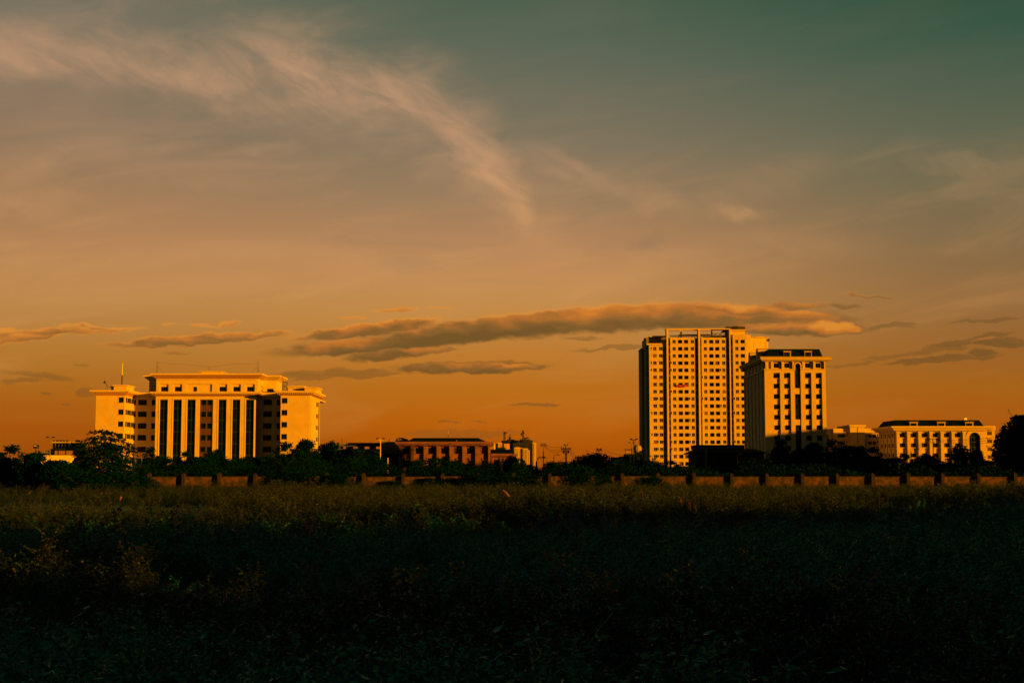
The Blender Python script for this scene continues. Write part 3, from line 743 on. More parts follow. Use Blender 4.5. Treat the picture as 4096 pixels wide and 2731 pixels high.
    y2 = Y + 34
    x2 = Xa(*Z5(1392, 230), y2)
    facade(m, 'F', y2, T(1150), x2, 0, ZR(186, y2), [], .3)
    m.quad((x2, y2, 0), (x2, y2 + 18, 0), (x2, y2 + 18, ZR(186, y2)), (x2, y2, ZR(186, y2))); m.quad((T(1150), y2, ZR(186, y2)), (x2, y2, ZR(186, y2)), (x2, y2 + 18, ZR(186, y2)), (T(1150), y2 + 18, ZR(186, y2)))
    m.build('rear_wing_wall', mat('bright_cream_paint', (.50, .455, .22), .8, .06, .3), r)  # brighter copy of the cream puts the fuller sun into the colour
    MB().box(Xa(*Z5(1205, 200), y2), x2 + .4, y2 - .5, y2 + 18.4, ZR(186, y2) + .002, ZR(179, y2)).build('parapet', cream, r)
    MB().box(Xa(*Z5(1270, 200), y2), Xa(*Z5(1368, 200), y2), y2 + 2, y2 + 10, ZR(179, y2) + .003, ZR(168, y2)).build('plant_box', cream, r)
    MB().box(Xa(*Z5(1392, 200), y2), Xa(*Z5(1404, 200), y2), y2 - .6, y2 + .6, ZR(221, y2), ZR(196, y2)).build('cooler', steeld, r)
    fr = MB(); a, b, e, g = Xa(*Z5(1240, 250), y2), Xa(*Z5(1372, 250), y2), ZR(308, y2), ZR(232, y2)
    for q_ in ((a, b, g - .2, g), (a, b, e, e + .2), (a, a + .2, e + .2, g - .2), (b - .2, b, e + .2, g - .2)): fr.box(q_[0], q_[1], y2 - .08, y2, q_[2], q_[3])
    fr.build('raised_panel', cream, r)
    y3 = Y + 28
    MB().box(T(1165), Xa(*Z5(1262, 350), y3), y3, y3 + 5.9, 0, ZR(338, y3)).build('rear_wing_wall', cream, r)
    MB().box(T(1165), Xa(*Z5(1345, 320), y3 + 1), y3 - .8, y3 + 5.9, ZR(338, y3) + .001, ZR(328, y3)).build('balcony_slab', cream, r)
    rl = MB(); rl.box(T(1180), Xa(*Z5(1345, 320), y3), y3 - .7, y3 - .6, ZR(318, y3) - .06, ZR(318, y3) + .06)
    for k in range(16):
        x = T(1180) + (Xa(*Z5(1345, 320), y3) - T(1180)) * k / 15; rl.box(x - .06, x + .06, y3 - .7, y3 - .6, ZR(328, y3), ZR(318, y3))
    rl.build('railing', steeld, r)
    for k in range(3):
        for a, b in ((1179, 1197), (1210, 1248)):
            x0, x1 = Xa(*Z5(a, 380), y3 - .1), Xa(*Z5(b, 380), y3 - .1); z1 = ZR(362 + 75 * k, y3); z0 = z1 - 44 * .38278 / F * y3
            window(r, 'double', 'F', y3 - .12, (x0 + x1) / 2, (z0 + z1) / 2, x1 - x0, z1 - z0, .06, framed, glass_b)
    return r
apartment_tower()
def red_banner():
    Y = 649.5; a = at(*Z5(432, 708), Y); b = at(*Z5(558, 700), Y)
    n = 14; mb = MB(); h = 26 * .38278 / F * Y
    P = []
    for k in range(n + 1):
        t = k / n; x = a[0] + (b[0] - a[0]) * t; z = a[2] + (b[2] - a[2]) * t - math.sin(t * math.pi) * .2 + math.sin(t * 9) * .1
        P.append((x, Y + math.sin(t * 17) * .08, z - h / 2 + .9, z + h / 2 + .9))
    for p, q in zip(P, P[1:]):
        mb.quad((p[0], p[1], p[2]), (q[0], q[1], q[2]), (q[0], q[1], q[3]), (p[0], p[1], p[3]))
        mb.quad((p[0], p[1] + .04, p[2]), (q[0], q[1] + .04, q[2]), (q[0], q[1] + .04, q[3]), (p[0], p[1] + .04, p[3]))
    o = mb.build('banner', redm)
    tag(o, 'wrinkled red banner hanging below two windows of the tall tower', 'banner')
    s = MB()
    for i, z in enumerate((.18, .82)):
        for p, q in zip(P[1:-1], P[2:-1]):
            zz = lambda c: c[2] + (c[3] - c[2]) * z
            s.quad((p[0], p[1] - .02, zz(p) - .07), (q[0], q[1] - .02, zz(q) - .07), (q[0], q[1] - .02, zz(q) + .07), (p[0], p[1] - .02, zz(p) + .07))
    c = s.build('dark_border', mat('dark_red_cloth', (.12, .02, .015), .9)); c.parent = o
red_banner()
# ------------------------------------------------------------------ ten storey cream block with green mansard roof
def dormer(root, zz, x0z, x1z, w0, w1, ztop, zw1, zbot, Y, dep=4.):
    x0, x1 = Xa(*zz(x0z, ztop), Y), Xa(*zz(x1z, ztop), Y); z1, z0 = Za(zz(0, ztop)[1], Y), Za(zz(0, zbot)[1], Y)
    a, b = Xa(*zz(w0, ztop), Y), Xa(*zz(w1, ztop), Y); zw = Za(zz(0, zw1)[1], Y)
    m = MB(); facade(m, 'F', Y, x0 + .5, x1 - .5, z0 - .2, zw + .25, [(a, b, z0 + .1, zw)], .25)
    m.quad((x0 + .5, Y, z0 - .2), (x0 + .5, Y + dep, z0 - .2), (x0 + .5, Y + dep, zw + .25), (x0 + .5, Y, zw + .25))
    m.quad((x1 - .5, Y, z0 - .2), (x1 - .5, Y + dep, z0 - .2), (x1 - .5, Y + dep, zw + .25), (x1 - .5, Y, zw + .25))
    d = m.build('dormer', stone, root)
    MB().frustum((x0 + .35, x1 - .35, Y - .15, Y + dep), zw + .251, (x0, x1, Y - .5, Y + dep), z1).build('dormer_cap', stone, d)
    o = window(root, 'quad', 'F', Y, (a + b) / 2, (z0 + .1 + zw) / 2, b - a, zw - z0 - .1, .25, framed, glass)
    return d
def mansard_block():
    Y = 480.
    T = lambda zx, zy=800: Xa(*Z6(zx, zy), Y)
    ZT = lambda zy: Za(Z6(0, zy)[1], Y)
    x0, x1 = T(430, 700), T(1092, 700); YB = Y + 42
    r = thing('mansard_block', 'ten storey cream block with green mansard roof and central arched window strip', 'building', ((x0 + x1) / 2, Y, 0))
    zl = ZT(482); st = 112.2 * .36977 / F * Y
    bays = [(528, 599, 533, 586), (643, 713, 648, 703), (870, 938, 873, 928), (985, 1053, 988, 1043)]
    bt = ZT(515); dep = .62
    bo = [(T(a), T(b), .8, bt) for a, b, _, _ in bays]
    cx0, cx1 = T(757), T(822)
    bo.append((cx0, cx1, .8, zl + .01))
    m = MB(); facade(m, 'F', Y, x0, x1, 0, zl, bo, dep); m.build('wall', stone, r)
    for k, (a, b, c, d) in enumerate(bays):
        ops = []
        for q in range(11):
            z1 = ZT(521) - q * st; z0 = z1 - 52 * .36977 / F * Y
            if z0 < 1.2: break
            ops.append((T(a) + .12, T(b) - .12, z0, z1))
        facade(MB(), 'F', Y + dep, T(a), T(b), .8, bt, ops, .25).build('bay_wall', stone, r)
        m = MB(); facade(m, 'F', Y + dep, T(a), T(b), .8, bt, ops, .25)
        sl_ = MB()
        for q in ops:
            window(r, 'double', 'F', Y + dep, (q[0] + q[1]) / 2, (q[2] + q[3]) / 2, q[1] - q[0], q[3] - q[2], .2, framed, glass)
            sl_.box(q[0] + .05, q[1] - .05, Y + dep - .22, Y + dep - .002, q[2] - .22, q[2] - .04)
        sl_.build('window_sill', stone, r, 'stuff')
    # attic storey set back behind short pilasters
    za, zc = zl + .25, ZT(392); ya = Y + .75
    MB().box(x0 - .3, cx0, Y - .3, Y + 1.2, zl + .001, za).build('ledge', stone, r); MB().box(cx1, x1 + .1, Y - .3, Y + 1.2, zl + .001, za).build('ledge', stone, r)
    aw = [(530, 584), (645, 698), (870, 923), (983, 1036)]
    ops = [(T(a, 430), T(b, 430), ZT(461), ZT(411)) for a, b in aw] + [(cx0, cx1, za, zc)]
    m = MB(); facade(m, 'F', ya, x0 + .2, x1 - .2, za, zc, ops, .25); m.build('attic_wall', stone, r)
    for q in ops[:4]:
        window(r, 'double', 'F', ya, (q[0] + q[1]) / 2, (q[2] + q[3]) / 2, q[1] - q[0], q[3] - q[2], .2, framed, glass)
        f = MB()
        for u in ((q[0] - .35, q[0] - .1, q[2] - .3, q[3] + .3), (q[1] + .1, q[1] + .35, q[2] - .3, q[3] + .3), (q[0] - .1, q[1] + .1, q[2] - .3, q[2] - .08), (q[0] - .1, q[1] + .1, q[3] + .08, q[3] + .3)):
            f.box(u[0], u[1], ya - .14, ya, u[2], u[3])
        f.build('surround', stone, r)
    for a, b in ((438, 470), (497, 516), (613, 632), (730, 748), (837, 857), (955, 971), (1072, 1086)):
        MB().box(T(a, 430), T(b, 430), Y - .02, ya - .002, za + .001, zc).build('pilaster', stone, r)
        MB().box(T(a, 430) - .15, T(b, 430) + .15, Y - .15, ya - .003, zc - .35, zc - .02).build('capital', stone, r)
    # centre strip: arched opening above, two glazed lengths below
    arch = []
    xm, rad = (T(760, 450) + T(815, 450)) / 2, (T(815, 450) - T(760, 450)) / 2
    zs = ZT(440)
    mb = MB()
    # arch surround as a band of voussoirs
    n = 12
    for k in range(n):
        t0, t1 = math.pi * k / n, math.pi * (k + 1) / n
        for ra, rb, y0, y1 in ((rad, rad + .42, Y - .12, Y + .7),):
            P = [(xm + math.cos(t) * q, zs + math.sin(t) * q) for t, q in ((t0, ra), (t1, ra), (t1, rb), (t0, rb))]
            mb.prism(P, y0, y1)
    mb.box(xm - rad - .42, xm - rad, Y - .12, Y + .7, zl - .2, zs); mb.box(xm + rad, xm + rad + .42, Y - .12, Y + .7, zl - .2, zs)
    mb.build('arch_surround', stone, r)
    segs = [(ZT(682), zs + rad), (ZT(1020), ZT(745)), (1.0, ZT(1080))]
    MB().box(cx0, cx1, Y + .62, Y + .9, .8, zc).build('shaft_wall', stone, r)
    for k, (z0, z1) in enumerate(segs):
        nb_ = max(2, round((z1 - z0) / (st / 2)))
        f = MB(); t = .08
        a, b = xm - rad, xm + rad
        if k > 0: a, b = T(763), T(820)
        f.box(a, a + t, Y + .50, Y + .60, z0, z1); f.box(b - t, b, Y + .5, Y + .6, z0, z1); f.box((a + b) / 2 - .04, (a + b) / 2 + .04, Y + .52, Y + .58, z0, z1)
        for q in range(nb_ + 1): f.box(a + t, b - t, Y + .52, Y + .58, z0 + (z1 - z0) * q / nb_ - .04, z0 + (z1 - z0) * q / nb_ + .04)
        fr = f.build('window', framed, r)
        for q in range(nb_):
            lo, hi = z0 + (z1 - z0) * q / nb_ + .05, z0 + (z1 - z0) * (q + 1) / nb_ - .05
            for i in range(2):
                xx0, xx1 = (a + t, (a + b) / 2 - .05) if i == 0 else ((a + b) / 2 + .05, b - t)
                MB().box(xx0, xx1, Y + .57, Y + .6, lo, hi).build('pane', spand if q % 2 == 1 and random.random() < .6 else glass, fr)
        if k < 2: MB().box(cx0 + .01, cx1 - .01, Y + .25, Y + .61, segs[k + 1][1], z0).build('spandrel', stone, r)
    # left side in shade with shallow pilasters and windows
    m = MB(); so_ = []
    for i in range(5):
        ya_ = Y + 5.5 + i * 7.2
        for q in range(10):
            z1 = ZT(521) - q * st; z0 = z1 - 52 * .36977 / F * Y
            if z0 > 1.2: so_.append((ya_ + .2, ya_ + 2.4, z0, z1))
    facade(m, 'L', x0, Y, YB, 0, zl, so_, .3)
    m.quad((x1, Y, 0), (x1, YB, 0), (x1, YB, zc), (x1, Y, zc)); m.quad((x0, YB, 0), (x1, YB, 0), (x1, YB, zc), (x0, YB, zc))
    m.build('wall', stone, r)
    for q in so_: window(r, 'double', 'L', x0, (q[0] + q[1]) / 2, (q[2] + q[3]) / 2, q[1] - q[0], q[3] - q[2], .25, framed, glass)
    MB().box(x0 + .5, x0 + 1.5, Y + 1.2, YB, zl, zc).build('attic_wall', stone, r)
    for i in range(6):
        y = Y + 3.2 + i * 7.2
        MB().box(x0 - .45, x0 - .003, y, y + 1.3, 0, zl - .6).build('pilaster', stone, r)
        MB().box(x0 + .003, x0 + .5, y, y + 1.1, zl + .01, zc - .01).build('pilaster', stone, r)
    MB().box(x0 - .6, x0 - .004, Y + 1.3, YB, zl - .55, zl + .01).build('ledge', stone, r)
    MB().box(x0 + .2, x1 - .2, Y + .8, YB - .2, zc - .6, zc - .05).build('roof_slab', stone, r)
    # cornice and mansard
    e0, e1 = ZT(386), ZT(345); ov = 1.45
    MB().frustum((x0 - .75, x1 + .95, Y - .7, YB + .7), zc + .001, (x0 - ov + .15, x1 + ov + .25, Y - ov + .1, YB + ov - .1), zc + .55).build('cornice', stone, r)
    MB().box(x0 - ov, x1 + ov + .4, Y - ov, YB + ov, zc + .551, zc + 1.02).build('cornice', stone, r)
    MB().frustum((x0 - ov - .05, x1 + ov + .45, Y - ov - .05, YB + ov), zc + 1.021, (x0 - ov - .35, x1 + ov + .75, Y - ov - .35, YB + ov + .3), e1).build('cornice', stone, r)
    xr0, xr1 = T(486, 255), T(1034, 255)
    zr = ZT(254)
    MB().frustum((T(440, 343), T(1062, 343), Y + .4, YB - .4), e1 - .05, (xr0, xr1, Y + 2., YB - 2.), zr).build('roof', roofm, r)
    dormer(r, Z6, 620, 727, 637, 703, 278, 292, 345, Y + .3); dormer(r, Z6, 845, 952, 864, 931, 278, 292, 345, Y + .3)
    # side dormers facing left, the nearer with a rounded gable
    for i, y in enumerate((Y + 12, Y + 28)):
        xx = T(440, 343); d = MB()
        n = 8; P = [(y - 2.2, e1)] + [(y - 2.2 * math.cos(math.pi * k / n), e1 + 2.4 + 1.6 * math.sin(math.pi * k / n)) for k in range(n + 1)] + [(y + 2.2, e1)]
        i0 = len(d.v); N = len(P)
        d.v += [(xx - .9, a, b) for a, b in P] + [(xx + 4, a, b) for a, b in P]
        d.f.append(tuple(range(N))); d.f.append(tuple(range(N, 2 * N))[::-1])
        for k in range(N): d.f.append((k, (k + 1) % N, N + (k + 1) % N, N + k))
        dd = d.build('dormer', stone, r)
        window(r, 'double', 'L', xx - .96, y, e1 + 1.7, 2.4, 2.2, .02, framed, glass)
    MB().box(T(1060, 300), T(1072, 300), Y + 14, Y + 18, e1, ZT(298)).build('chimney', stone, r)
    MB().tube([(T(843, 250), Y + 8, zr), (T(843, 250), Y + 8, ZT(240))], .08, 5).build('finial', steeld, r)
    return r
mansard_block()

# ------------------------------------------------------------------ three storey pilastered hall with mansard roof and tall arch
def arched_hall():
    Y = 500.
    T = lambda zx, zy=420: Xa(*Z7(zx, zy), Y)
    ZT = lambda zy: Za(Z7(0, zy)[1], Y)
    x0, x1 = T(880), T(1912); YB = Y + 24
    r = thing('arched_hall', 'long pilastered cream building with mansard roof and tall arched glass entrance', 'building', ((x0 + x1) / 2, Y, 0))
    zt = ZT(296); st = 115 * .34694 / F * Y; dep = .75
    pil = [(880, 919), (1003, 1046), (1131, 1173), (1261, 1300), (1389, 1431), (1516, 1556), (1645, 1682)]
    bays = [(919, 1003), (1046, 1131), (1173, 1261), (1300, 1389), (1431, 1516), (1556, 1645)]
    wins = [(922, 986), (1050, 1113), (1178, 1241), (1305, 1368), (1433, 1498), (1561, 1625)]
    m = MB(); ac0, ac1 = T(1720), T(1848); zs = ZT(378); rad = (ac1 - ac0) / 2; xm = (ac0 + ac1) / 2
    bo = [(T(a), T(b), .5, ZT(306)) for a, b in bays] + [(ac0, ac1, .5, zs + rad)]
    facade(m, 'F', Y, x0, x1, 0, zt, bo, dep); m.build('wall', stone, r)
    for (a, b), (c, d) in zip(bays, wins):
        ops = []
        for q in range(4):
            z1 = ZT(322) - q * st; z0 = z1 - 48 * .34694 / F * Y
            if z0 < .8: break
            ops.append((T(c), T(d), z0, z1))
        facade(MB(), 'F', Y + dep, T(a), T(b), .5, ZT(306), ops, .25).build('bay_wall', stone, r)
        s = MB()
        for q in ops:
            window(r, 'triple', 'F', Y + dep, (q[0] + q[1]) / 2, (q[2] + q[3]) / 2, q[1] - q[0], q[3] - q[2], .2, framed, random.choice([glass, spand, glass]))
            s.box(q[0] - .2, q[1] + .2, Y + dep - .3, Y + dep - .002, q[2] - .24, q[2] - .05)
        s.build('window_sill', stone, r, 'stuff')
    for a, b in pil:
        MB().box(T(a) + .1, T(b) - .1, Y - .18, Y - .002, 0, zt - .7).build('pilaster', stone, r)
        MB().box(T(a) - .05, T(b) + .05, Y - .3, Y - .003, zt - .69, zt - .15).build('capital', stone, r)
    # corner pieces that round the arch off, surround and glazing
    n = 10; c = MB()
    for sgn in (-1, 1):
        P = [(xm + sgn * rad, zs), (xm + sgn * rad, zs + rad), (xm, zs + rad)] + [(xm + sgn * rad * math.sin(t), zs + rad * math.cos(t)) for t in [math.pi / 2 * k / n for k in range(1, n)]]
        for k in range(n):
            t0, t1 = math.pi / 2 * k / n, math.pi / 2 * (k + 1) / n
            A = (xm + sgn * rad * math.sin(t0), zs + rad * math.cos(t0)); B = (xm + sgn * rad * math.sin(t1), zs + rad * math.cos(t1))
            c.prism([A, B, (B[0], zs + rad + .01), (A[0], zs + rad + .01)], Y + .003, Y + .6)
    c.build('arch_wall', stone, r)
    s = MB()
    for k in range(16):
        t0, t1 = math.pi * k / 16, math.pi * (k + 1) / 16
        s.prism([(xm + math.cos(t) * q, zs + math.sin(t) * q) for t, q in ((t0, rad), (t1, rad), (t1, rad + 1.2), (t0, rad + 1.2))], Y - .22, Y - .002)
    s.box(xm - rad - 1.2, xm - rad, Y - .22, Y - .002, 0, zs); s.box(xm + rad, xm + rad + 1.2, Y - .22, Y - .002, 0, zs)
    s.build('arch_surround', stone, r)
    f = MB(); cols = 4; rws = 9; z0, z1 = .5, zs + rad
    for k in range(cols + 1): f.box(ac0 + (ac1 - ac0) * k / cols - .06, ac0 + (ac1 - ac0) * k / cols + .06, Y + .62, Y + .72, z0, z1)
    for k in range(rws + 1): f.box(ac0, ac1, Y + .63, Y + .71, z0 + (z1 - z0) * k / rws - .06, z0 + (z1 - z0) * k / rws + .06)
    fr = f.build('window', framed, r)
    for i in range(cols):
        for k in range(rws):
            a, b = ac0 + (ac1 - ac0) * i / cols + .07, ac0 + (ac1 - ac0) * (i + 1) / cols - .07
            e, g = z0 + (z1 - z0) * k / rws + .07, z0 + (z1 - z0) * (k + 1) / rws - .07
            MB().box(a, b, Y + .72, Y + .75, e, g).build('pane', spand if (k < 6 and (i * 3 + k * 5) % 4) else glass, fr)
    # left side
    so_ = []
    for i in range(4):
        for q in range(4):
            z1_ = ZT(322) - q * st; z0_ = z1_ - 48 * .34694 / F * Y
            if z0_ > .8: so_.append((Y + 3.5 + i * 5, Y + 5.6 + i * 5, z0_, z1_))
    m = MB(); facade(m, 'L', x0, Y, YB, 0, zt, so_, .3); m.quad((x0, YB, 0), (x1, YB, 0), (x1, YB, zt), (x0, YB, zt)); m.build('wall', stone, r)
    for q in so_: window(r, 'double', 'L', x0, (q[0] + q[1]) / 2, (q[2] + q[3]) / 2, q[1] - q[0], q[3] - q[2], .25, framed, glass)
    for i in range(5): MB().box(x0 - .35, x0 - .003, Y + 1.4 + i * 5, Y + 2.4 + i * 5, 0, zt - .2).build('pilaster', stone, r)
    # cornice, mansard, dormers
    z1 = ZT(243); ov = 2.0; h = z1 - zt
    xe = T(1985, 265)
    for k, (a, b, o_) in enumerate(((0, .22, .9), (.22, .42, 1.3), (.42, .62, 1.6), (.62, 1., 2.1))):
        MB().box(x0 - o_, x1 + .3 + (2.2 if k > 0 else 0), Y - o_, YB + o_, zt + h * a + .002, zt + h * b).build('cornice', stone, r)
    MB().frustum((x0 - .6, T(1896, 240), Y + .5, YB - .4), z1 - .05, (T(905, 168), T(1870, 168), Y + 3.2, YB - 3), ZT(168)).build('roof', roofm, r)
    for q in ((1020, 1140, 1040, 1115), (1340, 1460, 1360, 1434), (1662, 1783, 1682, 1757)): dormer(r, Z7, *q, 190, 205, 243, Y + .6, 5)
    # right block with plain windows
    xa, xb = x1 + .02, T(2033, 420); y = Y + 1.5; ops = []
    for k in range(4):
        z1_ = Za(Z7(0, 303)[1], y) - k * 90.5 * .34694 / F * y; z0_ = z1_ - 44 * .34694 / F * y
        ops.append((Xa(*Z7(1927, 400), y), Xa(*Z7(1983, 400), y), z0_, z1_))
    body(r, xa, xb, y, YB, Za(Z7(0, 293)[1], y), cream_b, 'FRL', {'F': ops}, .3)
    for q in ops: window(r, 'quad', 'F', y, (q[0] + q[1]) / 2, (q[2] + q[3]) / 2, q[1] - q[0], q[3] - q[2], .2, framew, glass)
    MB().box(xa, xb + .3, y - .4, YB, Za(Z7(0, 293)[1], y) + .002, Za(Z7(0, 238)[1], y)).build('parapet', cream_b, r)
    for q in ops[:3]: MB().box(q[0] - .3, q[1] + .4, y - .9, y, q[3] + .35, q[3] + .5).build('canopy', cream_b, r)
    return r
arched_hall()
def roof_lamp():
    x, y, z = at(*Z7(1675, 164), 505)
    t = thing('roof_lamp', 'small bright white dish lamp on ridge of the arched building roof', 'lamp', (x, y, z - .3))
    MB().frustum((x - .5, x + .5, y - .5, y + .5), z - .5, (x - .9, x + .9, y - .7, y + .7), z - .2).build('base', steeld, t)
    MB().frustum((x - .55, x + .55, y - .55, y + .4), z - .2, (x - .4, x + .4, y - .4, y + .3), z + .5).build('housing', mat('bright_white_enamel', (.9, .9, .85), .4), t)
roof_lamp()

# ------------------------------------------------------------------ plain apartment block between the two
def plain_flats():
    Y = 540.
    T = lambda zx, zy=380: Xa(*Z7(zx, zy), Y)
    ZT = lambda zy: Za(Z7(0, zy)[1], Y)
    r = thing('plain_flats', 'low weathered apartment block with central stair tower behind mansard block', 'building', (T(430), Y, 0))
    ops = []; kinds = []
    for a, b, k in ((205, 290, 'quad'), (302, 318, 'single'), (556, 598, 'double'), (605, 646, 'double'), (655, 673, 'single'), (713, 730, 'single')):
        for q in range(4):
            z1 = ZT(332) - q * 84 * .34694 / F * Y; z0 = z1 - (42 if b - a > 25 else 20) * .34694 / F * Y
            if z0 > .7: ops.append((T(a), T(b), z0, z1)); kinds.append(k)
    body(r, T(155), T(740), Y, Y + 14, ZT(318), stone, 'FRL', {'F': ops}, .3)
    for k, q in zip(kinds, ops): window(r, k, 'F', Y, (q[0] + q[1]) / 2, (q[2] + q[3]) / 2, q[1] - q[0], q[3] - q[2], .25, framew, pickpane(.3, .1))
    MB().box(T(152), T(742), Y - .7, Y + 14, ZT(318) + .002, ZT(312)).build('ledge', stone, r)
    MB().box(T(156), T(338), Y - .1, Y + 14.2, ZT(312) + .001, ZT(270)).build('parapet', cream_b, r)
    MB().box(T(505), T(738), Y - .1, Y + 14.2, ZT(312) + .002, ZT(268)).build('parapet', cream_b, r)
    MB().box(T(337), T(506), Y - 1.6, Y + 9, 0, ZT(254)).build('stair_tower', stone, r)
    MB().box(T(330), T(520), Y - 2.0, Y + 9.4, ZT(254) + .001, ZT(228)).build('parapet', cream_b, r)
    MB().box(T(420), T(426), Y - 1.66, Y - 1.602, .5, ZT(258)).build('downpipe', steeld, r)
    MB().box(T(275), T(332), Y + 4, Y + 11, ZT(270), ZT(238)).build('plant_room', stone, r)
    for z in (405, 489): MB().box(T(156), T(336), Y - .5, Y - .002, ZT(z + 6), ZT(z)).build('ledge', stone, r)
    y2 = Y - 2; MB().box(T(80), T(153), Y + 3, Y + 15, 0, ZT(272)).build('side_wall', cream_b, r)
    MB().box(T(102), T(118), Y + 2.9, Y + 2.99, ZT(425), ZT(335)).build('shutter', framed, r)
plain_flats()

# ------------------------------------------------------------------ brown two storey hall in the middle
def brown_hall():
    Y = 450.
    T = lambda zx, zy=520: Xa(*Z3(zx, zy), Y)
    T4 = lambda zx, zy=450: Xa(*Z4(zx, zy), Y)
    ZT = lambda zy: Za(Z3(0, zy)[1], Y)
    x0, x1 = T(1160), T4(262); YB = Y + 20
    r = thing('brown_hall', 'brown two storey hall with pillared front and dark hipped roof', 'building', ((x0 + x1) / 2, Y, 0))
    zt = ZT(400)
    wx = [(1213 + 202 * k, 1320 + 202 * k) for k in range(7)]
    bays = [(1202 + 202 * k, 1341 + 202 * k) for k in range(7)]
    bo = [(T(a), T(b), .6, ZT(410)) for a, b in bays]
    dep = .7
    m = MB(); facade(m, 'F', Y, x0, x1, 0, zt, bo, dep); m.quad((x1, Y, 0), (x1, YB, 0), (x1, YB, zt), (x1, Y, zt)); m.quad((x0, Y, 0), (x0, YB, 0), (x0, YB, zt), (x0, Y, zt)); m.quad((x0, YB, 0), (x1, YB, 0), (x1, YB, zt), (x0, YB, zt)); m.build('wall', brown, r)
    for i, ((a, b), (c, d)) in enumerate(zip(bays, wx)):
        ops = [(T(c), T(d), ZT(528), ZT(432)), (T(c), T(d), ZT(735), ZT(598))]
        facade(MB(), 'F', Y + dep, T(a), T(b), .6, ZT(410), ops, .6).build('bay_wall', brown, r)
        for q in ops:
            window(r, 'triple', 'F', Y + dep, (q[0] + q[1]) / 2, (q[2] + q[3]) / 2, q[1] - q[0], q[3] - q[2], .4, framed, pickpane(.15, .05) if i < 6 else glass_c)
            MB().box(q[0] - .1, q[1] + .1, Y + dep - .2, Y + dep - .002, q[2] - .2, q[2] - .02).build('window_sill', brown, r)
        q = ops[1]
        MB().box(q[0] + .9, q[1] - .05, Y + dep + .05, Y + dep + .3, q[3] - .55, q[3] - .22).build('blind_box', mat('pale_blind', (.42, .28, .12), .8), r)
    for k in range(8):
        xa = T(1341 + 202 * (k - 1)) + .12 if k else x0 + .1; xb = T(1202 + 202 * k) - .12 if k < 7 else x1 - .05
        if xb - xa > .4:
            MB().box(xa, xb, Y - .3, Y - .002, 0, zt - .5).build('pillar', brown, r)
            MB().box(xa - .12, xb + .12, Y - .42, Y - .003, zt - .49, zt - .08).build('capital', brown, r)
    z1 = ZT(340); h = z1 - zt
    xe0, xe1 = T(1110, 360), T4(304, 310)
    for a, b, o_ in ((0, .35, .5), (.35, .7, .9), (.7, 1, 1.)):
        f_ = o_
        MB().box(x0 - (x0 - xe0) * f_, x1 + (xe1 - x1) * f_, Y - 2.6 * f_, YB + 2 * f_, zt + h * a + .002, zt + h * b).build('cornice', brown, r)
    MB().frustum((T(1265, 335), T4(222, 285), Y + .5, YB - .5), z1, (T(1365, 270), T4(100, 230), Y + 6, YB - 6), ZT(271)).build('roof', roofm, r)
    MB().box(T(2050, 330), T(2072, 330), Y + 1.5, Y + 2.5, z1, ZT(312)).build('vent', brown, r)
    # lower right annex
    ya = Y + 6
    A = lambda zx, zy=500: Xa(*Z4(zx, zy), ya)
    ZA = lambda zy: Za(Z4(0, zy)[1], ya)
    ops = [(A(312), A(376), 1, ZA(515)), (A(470), A(515), ZA(575), ZA(525))]
    a0, a1 = A(266), A(590)
    body(r, a0, a1, ya, ya + 14, ZA(480), brown, 'FRL', {'F': ops}, .6)
    for q in ops: window(r, 'triple', 'F', ya, (q[0] + q[1]) / 2, (q[2] + q[3]) / 2, q[1] - q[0], q[3] - q[2], .5, framed, glass)
    for p in (280, 390, 440, 530, 575): MB().box(A(p), A(p + 14), ya - .35, ya - .002, 0, ZA(492)).build('pillar', brown, r)
    MB().box(a0 + .3, A(606), ya - 1., ya + 15, ZA(480) + .001, ZA(462)).build('cornice', brown, r); MB().box(a0 + .3, A(618), ya - 1.8, ya + 15.5, ZA(462) + .001, ZA(438)).build('cornice', brown, r)
    MB().frustum((a0, A(586, 430), ya - .6, ya + 14), ZA(438), (a0 + .1, A(545, 380), ya + 4, ya + 10), ZA(378)).build('roof', roofm, r)
    return r
brown_hall()
mast(Z3, 1932, 165, 271, 456, .07, 'thin rod aerial with a bright tip above brown hall ridge', whitem)
def curved_roof_block():
    Y = 462.
    T = lambda zx, zy=400: Xa(*Z3(zx, zy), Y)
    ZT = lambda zy: Za(Z3(0, zy)[1], Y)
    r = thing('vaulted_block', 'grey block with half round vaulted roof behind left end of brown hall', 'building', (T(1100), Y, 0))
    MB().box(T(885), T(1200), Y, Y + 12, 0, ZT(400)).build('wall', olive, r)
    MB().box(T(885), T(1110), Y - .3, Y + 12, ZT(400) + .001, ZT(338)).build('parapet', olive, r)
    MB().box(T(950), T(1100), Y - .05, Y - .002, ZT(465), ZT(402)).build('window', framed, r)
    xm = T(1192, 330); rad = (T(1280, 330) - T(1105, 330)) / 2; z = ZT(335)
    n = 14; P = [(xm + rad * math.cos(math.pi * k / n), z + rad * .72 * math.sin(math.pi * k / n)) for k in range(n + 1)]
    o = MB()
    for a, b in zip(P, P[1:]):
        f = .82; o.prism([a, b, (xm + (b[0] - xm) * f, z + (b[1] - z) * f), (xm + (a[0] - xm) * f, z + (a[1] - z) * f)], Y - .5, Y + 14)
    o.build('roof', roofm, r)
    MB().prism([(xm + (a - xm) * .82, z + (b - z) * .82) for a, b in P], Y, Y + .3).build('gable', olive, r)
    MB().box(T(1108), T(1290), Y + .3, Y + 12, ZT(400), z).build('wall', olive, r)
    MB().tube([(T(998), Y + 2, ZT(338)), (T(998), Y + 2, ZT(284))], .1, 5).build('flue', steeld, r)
curved_roof_block()
